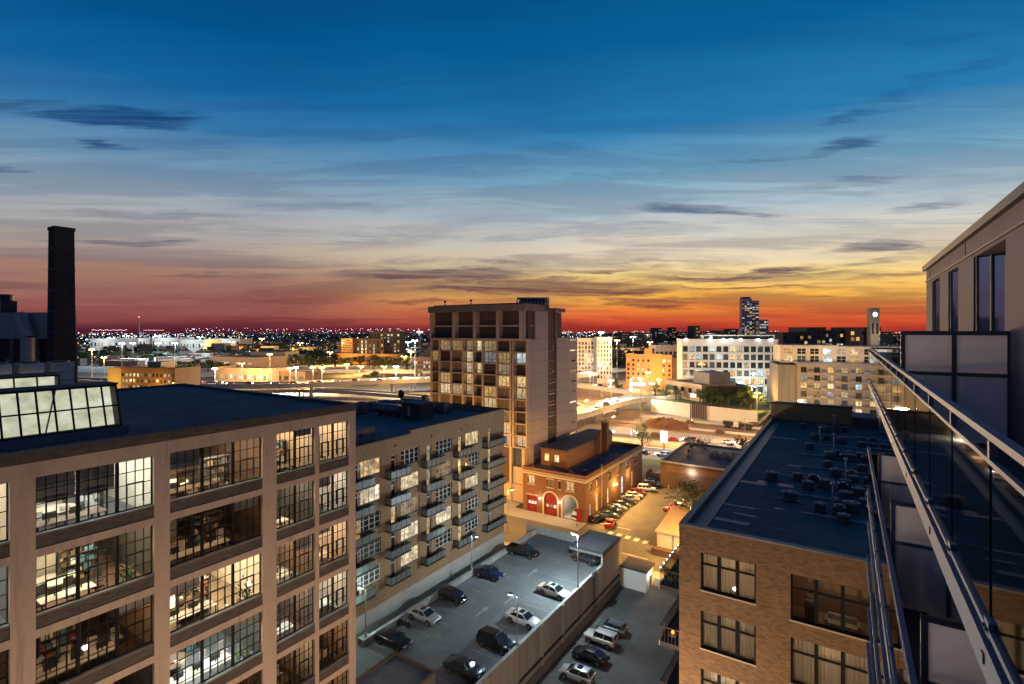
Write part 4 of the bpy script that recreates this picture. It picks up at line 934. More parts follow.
def car_meshes(style, col):
    L, Wd, prof, gh, bz, rz_ = ST[style]; hw = Wd/2; pm = 'paint_'+col.replace(' ', '_')
    def body():
        m_ = MB(); vs = []; n = 12
        for i, (x, zb, zt) in enumerate(prof):
            e = .86 if i in (0, len(prof)-1) else (.97 if i in (1, len(prof)-2) else 1)
            w = hw*e; zm = zb+(zt-zb)*.55
            half = [(w*.84, zb), (w*.98, zb+.08), (w, zm), (w*.97, zt-.07), (w*.88, zt-.005), (w*.4, zt+.02)]
            vs += [(x, y_, z_) for y_, z_ in half]+[(x, -y_, z_) for y_, z_ in reversed(half)]
        fs = []
        for i in range(len(prof)-1):
            for j in range(n): fs.append((i*n+j, i*n+(j+1) % n, (i+1)*n+(j+1) % n, (i+1)*n+j))
        fs.append(tuple(range(n-1, -1, -1))); fs.append(tuple(range((len(prof)-1)*n, len(prof)*n)))
        m_.add(vs, [tuple(reversed(f)) for f in fs], 0, True)
        if style == 'pickup':
            m_.box(-2.55, -.85, -.78, .78, 1.085, 1.10, 1)
            m_.box(-2.66, -.8, hw*.82, hw*.95, 1.06, 1.3, 0); m_.box(-2.66, -.8, -hw*.95, -hw*.82, 1.06, 1.3, 0); m_.box(-2.7, -2.62, -hw*.9, hw*.9, 1.06, 1.3, 0)
        for sx in wheels(style):
            for sy in (-1, 1):
                m_.cyl((sx, sy*(hw-.1), .36), (sx, sy*(hw+.012), .36), .42, n=20, mi=1)
        m_.box(L/2-.12, L/2-.0, -hw*.5, hw*.5, .45, .62, 1); m_.box(-L/2, -L/2+.1, -hw*.3, hw*.3, .55, .68, 1)
        for sy in (-1, 1): m_.box(gh[3]-.45, gh[3]-.25, sy*(hw-.02), sy*(hw+.16), bz+.02, bz+.16, 0)
        return m_.mesh('body', [pm, 'rubber'])
    def glass():
        m_ = MB(); a, b_, c, d = gh; w0, w1 = hw*.89, hw*.72
        m_.add([(a, -w0, bz), (d, -w0, bz), (d, w0, bz), (a, w0, bz), (b_, -w1, rz_-.04), (c, -w1, rz_-.04), (c, w1, rz_-.04), (b_, w1, rz_-.04)],
               [(0, 1, 5, 4), (1, 2, 6, 5), (2, 3, 7, 6), (3, 0, 4, 7)], 0)
        return m_.mesh('windows', ['auto_glass'])
    def roof():
        m_ = MB(); a, b_, c, d = gh; w0, w1 = hw*.89, hw*.72
        e = .07
        m_.add([(b_-e, -w1-.03, rz_-.06), (c+e, -w1-.03, rz_-.06), (c+e, w1+.03, rz_-.06), (b_-e, w1+.03, rz_-.06), (b_+.08, -w1*.88, rz_), (c-.08, -w1*.88, rz_), (c-.08, w1*.88, rz_), (b_+.08, w1*.88, rz_), (b_+.35, -w1*.5, rz_+.025), (c-.4, -w1*.5, rz_+.025), (c-.4, w1*.5, rz_+.025), (b_+.35, w1*.5, rz_+.025)],
               [(3, 2, 1, 0), (0, 1, 5, 4), (1, 2, 6, 5), (2, 3, 7, 6), (3, 0, 4, 7), (4, 5, 9, 8), (5, 6, 10, 9), (6, 7, 11, 10), (7, 4, 8, 11), (8, 9, 10, 11)], 0, True)
        for sy in (-1, 1):
            m_.cyl((a+.02, sy*w0, bz-.02), (b_, sy*w1, rz_-.05), .05, n=5); m_.cyl((d-.02, sy*w0, bz-.02), (c, sy*w1, rz_-.05), .04, n=5)
            for f in ([.5] if style != 'suv' else [.38, .68]):
                xm = a+(d-a)*f; xt = b_+(c-b_)*f; m_.cyl((xm, sy*(w0+.0), bz), (xt, sy*(w1+.0), rz_-.05), .045, n=5)
        if style in ('sedan', 'hatch') and col in ('white', 'silver', 'pearl'): m_.box(-.1+(b_+c)/2, .55+(b_+c)/2, -.4, .4, rz_+.02, rz_+.035, 1)
        return m_.mesh('roof', [pm, 'auto_glass'])
    return [cached((k, style, col), f) for k, f in (('cb', body), ('cg', glass), ('cr', roof))]
def wheels(style):
    L = ST[style][0]; return (-L*.29, L*.305)
m, t, b = newmat('auto_glass'); b.inputs['Base Color'].default_value = (.015, .02, .025, 1); b.inputs['Roughness'].default_value = .04; b.inputs['Coat Weight'].default_value = .5
plain('headlamp', (.7, .72, .75), .15, var=.05); plain('tail_lamp', (.3, .01, .01), .2, var=.05); plain('rim', (.3, .31, .32), .3, metal=.7, var=.05); plain('rim_dark', (.05, .05, .05), .4)
def car(label, x, y, z, rz, style, col, group=None, name='parked_car', cat='car', detail=True):
    c = thing(name, label, cat, (x, y, z), math.radians(rz), group)
    L, Wd, prof, gh, bz, rz_ = ST[style]; hw = Wd/2
    bm_, gm, rm = car_meshes(style, col)
    link('body', bm_, c); link('windows', gm, c); link('roof', rm, c)
    tm = cached('tyre', lambda: MB().cyl((0, -.11, 0), (0, .11, 0), .335, n=20).mesh('wheel', ['rubber']))
    rmm = cached('rim', lambda: rimmesh())
    hl = cached(('hl', style), lambda: MB().box(-.12, .03, -.2, .2, -.07, .07).mesh('headlight', ['headlamp']))
    tl = cached(('tl', style), lambda: MB().box(-.03, .1, -.17, .17, -.09, .09).mesh('tail_light', ['tail_lamp']))
    for sx in wheels(style):
        for sy in (-1, 1):
            w = link('wheel', tm, c, (sx, sy*(hw-.06), .335))
            link('rim', rmm, w, (0, sy*.115, 0))
    for sy in (-1, 1):
        link('headlight', hl, c, (L/2-.07, sy*hw*.62, prof[-1][2]+.0)); link('tail_light', tl, c, (-L/2+.02, sy*hw*.7, prof[0][2]-.08))
    return c
def rimmesh():
    m_ = MB(); m_.cyl((0, -.012, 0), (0, .012, 0), .10, n=10)
    for k in range(5):
        M = Matrix.Rotation(k*2*math.pi/5, 4, 'Y'); m_.box(.05, .23, -.012, .012, -.03, .03, 0, M=M)
    for k in range(16):
        M = Matrix.Rotation(k*2*math.pi/16, 4, 'Y'); m_.box(.2, .24, -.015, .015, -.05, .05, 0, M=M)
    return m_.mesh('rim', ['rim'])
gd = 'cars on the parking deck'
car('black pickup truck parked near the far end of the raised deck', -44.6, 71.8, 5.01, 3, 'pickup', 'black', gd, 'pickup_truck', 'pickup truck')
car('dark blue sedan parked alone next to the deck kerb, beyond the black hatchback', -45.0, 62.7, 5.01, 2, 'sedan', 'blue', gd)
car('black hatchback next to the silver sedan on the kerb side of the deck', -45.2, 54.5, 5.01, -2, 'hatch', 'black', gd)
car('silver sedan with dark windows on the kerb side of the deck', -45.3, 48.8, 5.01, 0, 'sedan', 'silver', gd)
car('black sedan parked beside the motorcycle near the lamp post on the deck', -44.8, 43.0, 5.01, 3, 'sedan', 'black', gd)
car('pearl white sedan with sunroof, farther of the two pale cars by the parapet', -34.3, 63.3, 5.01, -3, 'sedan', 'pearl', gd)
car('bright white sedan with sunroof, nearer of the two pale cars by the parapet', -34.3, 55.1, 5.01, -2, 'sedan', 'white', gd)
car('black sport utility car beside the lamp post at the deck parapet', -34.3, 49.2, 5.01, 0, 'suv', 'black', gd)
car('long dark sedan nearest the stair head on the deck', -34.6, 43.6, 5.01, 4, 'sedan', 'dark gray', gd)
car('dark gray sport utility car parked against the wall under the deck canopy', -35.0, 75.2, 5.01, 175, 'suv', 'dark gray', gd)
gl = 'cars in the small lot under the deck wall'
car('pale blue gray hatchback nearest the viewer in the small lot under the wall', -27.2, 56.1, .01, 182, 'hatch', 'silver', gl)
car('black sedan between the silver hatchback and the jeep in the small lot', -27.4, 60.3, .01, 180, 'sedan', 'black', gl)
car('boxy white jeep with dark roof in the small lot under the wall', -27.6, 64.2, .01, 179, 'jeep', 'pearl', gl, 'parked_jeep', 'jeep')
car('silver gray hatchback farthest along the wall in the small lot', -27.4, 67.5, .01, 180, 'hatch', 'gray', gl)
gs = 'cars in the fire station lot'
sc_ = [('red sedan parked nose out at the corner of the fire station', -42.6, 104.2, 100, 'sedan', 'red'), ('black hatchback tucked against the fire station corner', -46.0, 104.8, 70, 'hatch', 'black'),
 ('dark green sedan, first in the slanted row beside the fire station', -45.0, 108.6, 20, 'sedan', 'green'), ('black sport utility car, second in the slanted row beside the station', -45.0, 111.2, 20, 'suv', 'black'),
 ('gray sedan, third in the slanted row beside the fire station', -45.0, 113.9, 20, 'sedan', 'gray'), ('dark gray hatchback, fourth in the slanted row beside the station', -44.9, 116.6, 20, 'hatch', 'dark gray'),
 ('black sedan, fifth in the slanted row beside the fire station', -44.8, 119.3, 20, 'sedan', 'black'), ('beige sedan just before the red car in the station row', -44.7, 122.0, 20, 'sedan', 'beige'),
 ('white hatchback parked beside the red car in the station row', -44.6, 124.7, 20, 'hatch', 'white'), ('red hatchback in the middle of the station row between pale cars', -45.0, 127.6, 20, 'hatch', 'red'),
 ('large white sport utility car in the station row under the lit windows', -43.8, 131.8, 15, 'suv', 'white'), ('black sport utility car at the far end of the station row', -43.6, 135.6, 10, 'suv', 'black'),
 ('dark green hatchback last in the station row next to the wooden enclosure', -44.0, 138.6, 8, 'hatch', 'green'),
 ('red sedan half hidden below the street tree', -33.6, 119.4, 160, 'sedan', 'red'), ('dark red hatchback behind the red sedan by the street tree', -33.0, 122.8, 160, 'hatch', 'red'), ('white sedan farther back beyond the street tree', -32.8, 126.4, 160, 'sedan', 'white')]
for l_, x_, y_, r_, s_t, c_l in sc_: car(l_, x_, y_, .016, r_, s_t, c_l, gs)
x_, y_, _ = G(643, 454); car('blue sedan driving past the lit roadside sign', x_, y_, .02, 170, 'sedan', 'blue', None, 'moving_car')
def traffic(pts, col, style, lab, rev=False):
    pass
# motorcycle
mc = thing('motorcycle', 'dark motorcycle with gray cover parked between silver and black sedans', 'motorcycle', (-46.3, 46.2, 5), math.radians(10))
def mcp(n, mb, m): return mb.build(n, m, mc, local=True)
for sx in (-.7, .7): mcp('wheel', MB().cyl((sx, -.07, .31), (sx, .07, .31), .31, n=16), 'rubber')
mcp('frame', MB().box(-.5, .45, -.1, .1, .35, .7).box(-.2, .3, -.16, .16, .3, .55).cyl((.72, 0, .33), (.42, 0, 1.05), .04, n=6), 'dark_metal')
mcp('fuel_tank', MB().ball((.18, 0, .86), .24, sx=1.3, sy=.7, sz=.6), 'paint_gray')
mcp('seat', MB().box(-.75, -.05, -.14, .14, .72, .84), 'rubber'); mcp('handlebar', MB().cyl((.38, -.38, 1.1), (.38, .38, 1.1), .02, n=6), 'gray_metal')
mcp('headlight', MB().ball((.6, 0, .95), .1), 'headlamp')
# ================================================================== lamps
def post(label, x, y, z, h, arm, armdir, col, power, group, lit=True, name='street_lamp', pole_r=.09, head='cool', mat_pole='gray_metal', spot=None):
    t_ = thing(name, label, 'lamp post', (x, y, z), 0, group)
    MB().cyl((0, 0, 0), (0, 0, h), pole_r, pole_r*.7, n=8).build('pole', mat_pole, t_, local=True)
    MB().cyl((0, 0, 0), (0, 0, .5), pole_r*2.0, pole_r*1.8, n=10).build('base', 'concrete', t_, local=True)
    a = Vector((math.cos(math.radians(armdir)), math.sin(math.radians(armdir)), 0))
    hp = Vector((0, 0, h))+a*arm
    m_ = MB()
    if arm > .05: m_.cyl((0, 0, h-.1), hp, .04+.02*(h > 9), n=6)
    s = 1 if h < 9 else 1.6
    m_.cyl(hp-a*.1+Vector((0, 0, .06)), hp+a*.6*s+Vector((0, 0, .06)), .16*s, .1*s, n=8); hd = m_.build('lamp_head', 'mid_metal', t_, local=True)
    mt = {'cool': 'lamp_cool', 'white': 'lamp_white', 'sodium': 'lamp_sodium', 'soft': 'lamp_soft'}[head] if lit else 'headlamp'
    c = hp+a*.25*s+Vector((0, 0, -.09*s))
    MB().ball(c, .13*s, sz=.5).build('bulb', mt, t_, local=True)
    if power > 0:
        light(t_, Vector((x, y, z))+c+Vector((0, 0, -.35)), col, power, .2)
    return t_
gk = 'lamp posts of the parking deck'
COOL = (.74, .94, 1.0); WARM = (1, .52, .14); WHT = (1, .93, .8); SOD = (1, .50, .11)
post('bright white lamp on a slim post at the canopy corner of the deck', -31.45, 65.1, 6.08, 7.4, .5, 180, COOL, 7500, gk)
post('pale lamp post rising from the parapet beside the bright white sedan', -31.45, 49.3, 6.08, 5.6, .8, 180, COOL, 500, gk)
post('lamp post standing on the kerb wall near the ramp lane', -47.48, 61.6, 5.82, 5.3, .7, 0, COOL, 160, gk)
post('lamp post on the concrete block at the near left corner of the deck', -47.6, 41.3, 5.82, 5.6, .8, 180, (.8, 1, .9), 600, gk)
bk = MB().box(-48.2, -47.2, 40.6, 41.9, 5.0, 5.8); tag(bk.build('lamp_plinth', 'concrete'), 'pale concrete plinth under the nearest left lamp post', 'plinth')
gq = 'street lamps around the fire station'
post('tall white lamp post on the pavement in front of the loft block end wall', *G(508, 533)[:2], 0, 9, .6, 60, WARM, 3200, gq, head='sodium')
post('added unseen sodium street lamp behind the brick building corner by the crosswalk', -23.5, 95.0, 0, 10.5, 2.0, 160, SOD, 5200, gq, head='sodium')  # unseen lamp assumed from the orange crosswalk, added to light it
MB().box(-10.5, -10.15, 84.5, 85.3, 15.6, 16.4).build('floodlight', 'dark_metal', BB); MB().box(-10.56, -10.5, 84.6, 85.2, 15.7, 16.3).build('added_floodlight_lens', 'lamp_sodium', BB)  # wall fixture out of view, added to brighten the crosswalk and station lot
light(BB, (-10.8, 85.0, 16.0), SOD, 80000, .3, 70, (-41, 98, 0))
post('white twin lamp on a pole at the edge of the frontage road', *G(631, 456)[:2], 0, 8.6, .8, 0, COOL, 2600, None, head='cool')
post('added street lamp for the tower front, left of the fire station', -74, 88.5, 0, 9.5, 1.2, 90, WARM, 14000, gq, head='sodium')  # this lamp and the next are unseen, added to light the tower front
post('added street lamp for the tower front, farther left', -92, 88.5, 0, 9.5, 1.2, 90, WARM, 14000, gq, head='sodium')
# unseen lamps added in the alley to light the office and brick fronts
ga = 'added lamps of the alley below the balconies'
for i, (x_, y_, h) in enumerate([(-8.5, 2, 15), (-8.5, 17, 15), (-9.5, 31, 15)]):
    post(f'added tall alley floodlight {["under the viewer", "below the lower balconies", "before the tan brick building"][i]}', x_, y_, 0, h, 1.0, 180, (1, .71, .46), [6800, 7400, 2600][i], ga, head='soft')
post('added small lamp post at the foot of the brick building front', -4, 31.0, 0, 10, .8, 90, (1, .58, .26), 1700, ga, head='soft')
# ================================================================== tower
TW = thing('apartment_tower', 'slab apartment tower with orange lit balcony grid and blank mauve side panels', 'building', (-80, 120, 0))
TX, TY, T1 = -65.1, 106.0, onX(577, -65.1)
SH = 2.93; TF = 39.8
colx = [onY(p, TY) for p in (430.3, 438.2, 450, 461.9, 472.5, 481.7, 495.7, 509.4, 512.2, 526.0)]
MB().box(colx[0], TX-.35, TY+1.5, T1-9, 0, 47.2).build('core', 'brown_building', TW)
fr = MB(); sl = MB()
for k in range(10):
    z_ = TF-k*SH
    fr.box(colx[0], colx[8], TY, TY+1.5, z_-.28, z_, 0); fr.box(colx[8], TX-.3, TY+.3, TY+1.5, z_-.26, z_, 0)
for i, x_ in enumerate(colx[:-1]):
    for k in range(9): fr.box(x_, x_+.45, TY-.02, TY+1.5, TF-(k+1)*SH, TF-k*SH-.28, 0)
fr.box(TX-.35, TX-.0, TY+.4, TY+1.5, 13.4, TF, 0)
fr.build('facade_grid', 'tower_frame', TW)
def twin(w, h, kind):
    def f():
        m_ = MB(); n = 3 if kind == 'w' else 2
        m_.box(0, w, 0, .08, 0, .08, 0); m_.box(0, w, 0, .08, h-.08, h, 0)
        for i in range(n+1): u = (w-.1)*i/n; m_.box(u, u+.1, 0, .08, .08, h-.08, 0)
        if kind == 'w': m_.box(.1, w-.1, .01, .07, .8, .87, 0)
        m_.add([(.04, .06, .04), (w-.04, .06, .04), (w-.04, .06, h-.04), (.04, .06, h-.04)], [(0, 1, 2, 3)], 1)
        return m_.mesh('window', ['wood_dark', 'pane_tower'])
    return cached(('tw', round(w, 2), h, kind), f)
for k in range(9):
    z0 = TF-(k+1)*SH
    for i in range(9):
        if i == 7: continue
        a, b_ = colx[i]+.45, colx[i+1]-(0 if i < 8 else .35); rec = i in (3, 4, 8)
        place('window', twin(b_-a, SH-.3, 'b' if rec else 'w'), TW, (a, TY+(1.4 if rec else .5), z0+.01))
        if rec:
            m_ = MB(); n = 12
            for q in range(n): u = a+(b_-a)*q/n; m_.box(u, u+.03, TY+.06, TY+.09, z0, z0+1.0)
            m_.box(a, b_, TY+.04, TY+.1, z0+1.0, z0+1.06); m_.build('balcony_railing', 'dark_metal', TW)
# loggia level
pb = [onY(p, TY) for p in (430.3, 452.6, 473.5, 496.5, 519.6, 526)]
mb = MB(); mb.box(colx[0]-.2, TX, TY-.3, TY+2.2, TF, TF+.3)
for i, x_ in enumerate(pb[:-1]): mb.box(x_, x_+(.9 if i else .5), TY-.25, TY+2.2, TF+.3, 47.0)
mb.box(pb[4]+.9, TX, TY-.25, TY+2.2, TF+.3, 47.0) if False else None
mb.build('loggia_frame', 'tower_frame', TW)
for i in range(4):
    a, b_ = pb[i]+.95, pb[i+1]
    for kk, (z0, h) in enumerate(((40.1, 3.0), (43.5, 3.4))):
        place('window', twin(b_-a, h, 'w'), TW, (a, TY+2.0, z0))
    MB().box(a, b_, TY+.9, TY+2.05, 43.1, 43.5).build('mezzanine_floor', 'tower_frame', TW)
    m_ = MB(); m_.box(a, b_, TY-.05, TY, 41.2, 41.26)
    for q in range(14): u = a+(b_-a)*q/14; m_.box(u, u+.03, TY-.04, TY-.01, 40.3, 41.2)
    m_.build('balcony_railing', 'dark_metal', TW)
# side walls
s1, s2 = onX(548, TX), onX(557, TX)
mb = MB(); sp = []
l1 = onX(530.5, TX)
mb.box(TX-.4, TX, TY+1.5, s1, 0, TF); mb.box(TX-.4, TX, s2, T1, 0, 40.2); mb.box(TX-9, TX-.4, s2, T1, 0, 40.2)
mb.box(TX-2.2, TX, onX(535.6, TX), s1, TF, 47.0); mb.box(TX-.8, TX, TY-.25, l1-2.2, TF+.3, 47.0)
mb.build('side_wall', 'tower_panel', TW)
mb = MB()
for k in range(13):
    z_ = 40.2-.0-k*SH; mb.box(TX, TX+.012, TY+1.6, s1-.05, z_-.06, z_, 0); mb.box(TX, TX+.012, s2+.05, T1-.05, z_-.06, z_, 0)
mb.build('panel_joint', 'wood_dark', TW)
for k in range(12):
    z0 = TF-(k+1)*SH
    MB().box(TX-1.6, TX-1.5, s1, s2, z0+.3, z0+SH-.25).build('window', 'pane_tower' if k in (1, 6) else 'pane_dark', TW)
    m_ = MB(); m_.box(TX-1.5, TX-.25, s1, s2, z0+.12, z0+.3, 1); m_.box(TX-.1, TX-.04, s1, s2, z0+1.2, z0+1.27, 1)
    for q in range(9): u = s1+(s2-s1)*q/9; m_.box(TX-.09, TX-.06, u, u+.03, z0+.3, z0+1.2, 1)
    m_.build('side_balcony', ['tower_frame', 'dark_metal'], TW)
    if k in (0, 1, 3, 6, 9): MB().box(TX+.0, TX+.05, T1-4.5, T1-1.0, z0+SH-.5, z0+SH-.2).build('slot_window', 'pane_lit', TW)
    else: MB().box(TX+.0, TX+.05, T1-3.5, T1-1.0, z0+SH-.6, z0+SH-.15).build('slot_window', 'pane_dark', TW)
for (z0, h) in ((40.3, 2.7), (43.6, 3.2)):
    m_ = MB(); a, b_ = TY+2.3, onX(535.6, TX)-.2
    m_.box(TX-2.0, TX-1.95, a, b_, z0, z0+h, 0); m_.build('window', 'pane_tower', TW); MB().box(TX-1.9, TX-.1, a, b_, z0-.35, z0-.15).box(TX-.1, TX-.05, a, b_, z0+.9, z0+.97).build('loggia_floor', 'tower_frame', TW)
yc = onX(565.5, TX+2)
mb = MB(); mb.box(colx[0]-.3, TX+.1, TY-.6, onX(549, TX), 47.0, 48.7, 0); mb.box(TX-8, TX+2.0, onX(549, TX), yc, 47.0, 48.0, 0); mb.box(colx[0]+.8, TX-2, TY+.5, TY+14, 48.7, 49.0, 1); mb.build('roof_slab', ['fascia', 'roof_dark'], TW)
mb = MB(); mb.box(TX-6, TX-.6, onX(549.5, TX), onX(556, TX), 40.2, 47, 0); mb.box(TX-.6, TX-.2, onX(556, TX)-.2, onX(557, TX)+.6, 40.2, 47, 1); mb.build('corner_glazing', ['sky_glass', 'dark_metal'], TW)
p0, p1 = PD(517, 143), PD(549, 143)
t_ = thing('rooftop_screen', 'open metal screen with vertical slats crowning the apartment tower', 'screen', (p0[0], p0[1], 48.7))
mb = MB(); obox(mb, p0, p1, 5, 51.0, 51.4, 0); obox(mb, p0, p1, 5, 49.8, 50.0, 0)
a = Vector(p0); b_ = Vector(p1); d = (b_-a)/9; nn = Vector((-d.y, d.x, 0)).normalized()
if nn.dot(a) < 0: nn = -nn
for q in range(10):
    for o_ in (.3, 4.7): c = a+d*q*.99+nn*o_+Vector((0, 0, 48.7)); mb.cyl(c, c+Vector((0, 0, 2.3)), .16, n=5)
mb.build('slat_frame', 'gray_metal', t_)
mb = MB(); obox(mb, PD(519, 144.5), PD(547, 144.5), 2.5, 48.7, 51.0, 0); mb.build('machine_box', 'dark_metal', t_)
for i, (px, h) in enumerate([(445, 1.8), (471, 1.9)]):
    x_ = onY(px, TY+2); t_ = thing('roof_vent', f'small dark vent cowl on the tower roof, {["left", "right"][i]} one of two', 'vent', (x_, TY+2, 48.7), 0, 'vent cowls on the tower roof')
    MB().cyl((0, 0, 0), (0, 0, h*.6), .14, n=6).build('pipe', 'dark_metal', t_, local=True); MB().ball((0, 0, h*.75), .38, sz=.8, n=5).build('cowl', 'dark_metal', t_, local=True)
mb = MB(); mb.box(colx[5], TX-.4, TY+.3, TY+1.5, 0, 4.3, 0); mb.box(colx[0], colx[5], TY+.3, TY+1.5, 0, 13.4, 0)
mb.box(colx[7], colx[7]+.6, TY, TY+1.5, 0, 13.2, 1); mb.box(TX-1.2, TX-.4, TY, TY+1.5, 0, 13.2, 1)
mb.build('base_wall', ['tower_frame', 'tower_frame'], TW)
MB().box(colx[7]+.7, TX-1.3, TY+.9, TY+1.0, 8.7, 13.0).build('base_window', 'pane_amber', TW)
MB().box(colx[7]+.7, TX-1.3, TY+.6, TY+.9, 4.4, 8.5).build('base_panel', 'limestone', TW)
MB().box(TX-1.35-2.4, TX-1.3-2.34, TY+.58, TY+.9, 8.7, 13.0).build('base_mullion', 'dark_metal', TW)
# ================================================================== fire station
FSn = thing('fire_station', 'two storey red brick fire station with arched doors and flat dark roof', 'fire station', (-56, 120, 0))
SX1, SY0, SY1, FZ = -47.5, 102.2, 139.0, .14
SX0 = onY(523, SY0)
dx = lambda p: onY(p, SY0)
d1, d2, d3 = (dx(526.9), dx(537)), (dx(544), dx(557.2)), (dx(562.6), dx(577))
wu = [(dx(528), dx(534.5)), (dx(546.8), dx(553.5)), (dx(558.3), dx(560.6)), (dx(565.8), dx(574))]
ops = [(d1[0], d1[1], FZ, 3.9)]
for a, b_ in (d2, d3): ops.append((a, b_, FZ, 5.3))
for a, b_ in wu: ops.append((a, b_, 6.5, 8.3))
mb = MB(); wall_grid(mb, 'y', SY0, SY0+.5, SX0, SX1, FZ, 9.4, ops)
def arch_fill(mb, a, b_, zt, y0, y1, zs, mi=0, n=14):
    c = (a+b_)/2; r = (b_-a)/2; H_ = zt-zs
    for i in range(n):
        t0, t1 = math.pi*i/n, math.pi*(i+1)/n
        xa, xb = c-r*math.cos(t0), c-r*math.cos(t1); za, zb = zs+H_*math.sin(t0), zs+H_*math.sin(t1)
        mb.add([(xa, y0, za), (xb, y0, zb), (xb, y0, zt), (xa, y0, zt), (xa, y1, za), (xb, y1, zb), (xb, y1, zt), (xa, y1, zt)], [(0, 1, 2, 3), (7, 6, 5, 4), (0, 4, 5, 1)], mi)
for a, b_ in (d2, d3): arch_fill(mb, a, b_, 5.3, SY0, SY0+.5, 5.3-(b_-a)/2)
sw = [(104.0, 105.2), (107.8, 109.0), (115.2, 116.6), (120.4, 121.9), (126.5, 128.3), (133.2, 135.0)]
lw_ = [(107.6, 109.2, .9, 4.6), (114.2, 115.4, .9, 4.6), (123.2, 124.8, .9, 5.2), (130.4, 132.0, .9, 4.8), (104.2, 105.2, .9, 3.6)]
ops = [(a, b_, 6.3, 8.2) for a, b_ in sw]+lw_
wall_grid(mb, 'x', SX1-.5, SX1, SY0+.5, SY1, FZ-.12, 9.4, ops)
mb.box(SX0, SX1-.5, SY1-.4, SY1, 0, 9.4); mb.box(SX0, SX0+.4, SY0+.5, SY1-.4, 0, 9.4)
mb.build('wall', 'brick_red', FSn)
mb = MB()
mb.box(SX0, SX1+.12, SY0-.12, SY0, 8.75, 9.15, 0); mb.box(SX1, SX1+.12, SY0, SY1, 8.75, 9.15, 0)
mb.box(SX0, SX1+.3, SY0-.3, SY0+.4, 9.4, 9.6, 0); mb.box(SX1-.4, SX1+.3, SY0+.4, SY1+.1, 9.4, 9.6, 0)
mb.box(SX0, SX1+.1, SY0-.1, SY0+.35, 9.6, 10.35, 1); mb.box(SX1-.35, SX1+.1, SY0+.35, SY1, 9.6, 10.35, 1); mb.box(SX0, SX1-.35, SY1-.4, SY1, 9.4, 10.35, 1)
for a, b_ in sw: mb.box(SX1, SX1+.1, a-.15, b_+.15, 6.1, 6.3, 0); mb.box(SX1, SX1+.1, a-.1, b_+.1, 8.2, 8.4, 0)
for a, b_ in wu: mb.box(a-.15, b_+.15, SY0-.1, SY0, 6.3, 6.5, 0); mb.box(a-.1, b_+.1, SY0-.1, SY0, 8.3, 8.5, 0)
for a, b_ in (d2, d3):
    c = (a+b_)/2; r = (b_-a)/2; zs = 5.3-r
    for i in range(14):
        t0, t1 = math.pi*i/14, math.pi*(i+1)/14
        P_ = lambda t, rr: (c-rr*math.cos(t), zs+rr*math.sin(t))
        q = [P_(t0, r), P_(t1, r), P_(t1, r+.35), P_(t0, r+.35)]
        mb.add([(p[0], SY0-.08, p[1]) for p in q]+[(p[0], SY0, p[1]) for p in q], [(0, 1, 2, 3), (3, 2, 6, 7), (1, 0, 4, 5)], 0)
    mb.box(a-.35, a, SY0-.08, SY0, FZ, zs, 0); mb.box(b_, b_+.35, SY0-.08, SY0, FZ, zs, 0)
mb.box(d1[0]-.2, d1[1]+.2, SY0-.08, SY0, 3.9, 4.15, 0)
mb.build('stone_trim', ['limestone', 'brick_red'], FSn)
for a, b_, zt in (d1+(3.9,), d2+(5.3,)):
    mb = MB(); mb.box(a, b_, SY0+.3, SY0+.38, FZ, zt, 0)
    for i in range(5): mb.box(a, b_, SY0+.29, SY0+.3, FZ+.6+i*.8, FZ+.64+i*.8, 1)
    dr = mb.build('garage_door', ['red_paint', 'dark_metal'], FSn)
    w_ = (b_-a)
    for i in range(3): MB().box(a+w_*(.12+i*.29), a+w_*(.12+i*.29+.19), SY0+.27, SY0+.29, FZ+1.7, FZ+2.4).build('door_window', 'pane_lit', dr)
MB().box(d3[1]-.05, d3[1]+1.2, SY0-.2, SY0-.1, FZ, 3.0).build('open_door_leaf', 'red_paint', FSn)
mb = MB(); a, b_ = d3[0]-.5, d3[1]+.5; mb.box(a, b_, SY0+9, SY0+9.1, 0, 6); mb.box(a-.1, a, SY0+.5, SY0+9, 0, 6); mb.box(b_, b_+.1, SY0+.5, SY0+9, 0, 6); mb.box(a, b_, SY0+.5, SY0+9, 5.6, 5.7); mb.box(a, b_, SY0+.5, SY0+9, .13, .15); mb.build('garage_room', 'white_wall', FSn)
MB().box((a+b_)/2-.4, (a+b_)/2+.4, SY0+1.5, SY0+3, 5.45, 5.5).build('ceiling_light', 'strip_dim', FSn); light(FSn, ((a+b_)/2, SY0+2.5, 5.0), (.95, 1, .95), 70, .3)
for (a, b_) in wu: place('window', twin(b_-a, 1.8, 'b'), FSn, (a, SY0+.2, 6.5))
for (a, b_) in sw:
    m_ = MB(); m_.box(SX1-.3, SX1-.25, a, b_, 6.3, 8.2, 1); m_.box(SX1-.25, SX1-.2, a, b_, 7.2, 7.28, 0); m_.box(SX1-.25, SX1-.2, (a+b_)/2-.04, (a+b_)/2+.04, 6.3, 8.2, 0); m_.build('window', ['white_frame', 'pane_mixed'], FSn)
for (a, b_, z0, z1) in lw_:
    m_ = MB(); m_.box(SX1-.3, SX1-.25, a, b_, z0, z1, 1); m_.box(SX1-.25, SX1-.2, a, b_, (z0+z1)/2, (z0+z1)/2+.08, 0); m_.box(SX1-.25, SX1-.2, (a+b_)/2-.04, (a+b_)/2+.04, z0, z1, 0); m_.build('window', ['white_frame', 'pane_lit'], FSn)
MB().box(SX0+.4, SX1-.35, SY0+.35, SY1-.4, 9.2, 9.42).build('roof', 'roof_dark', FSn)
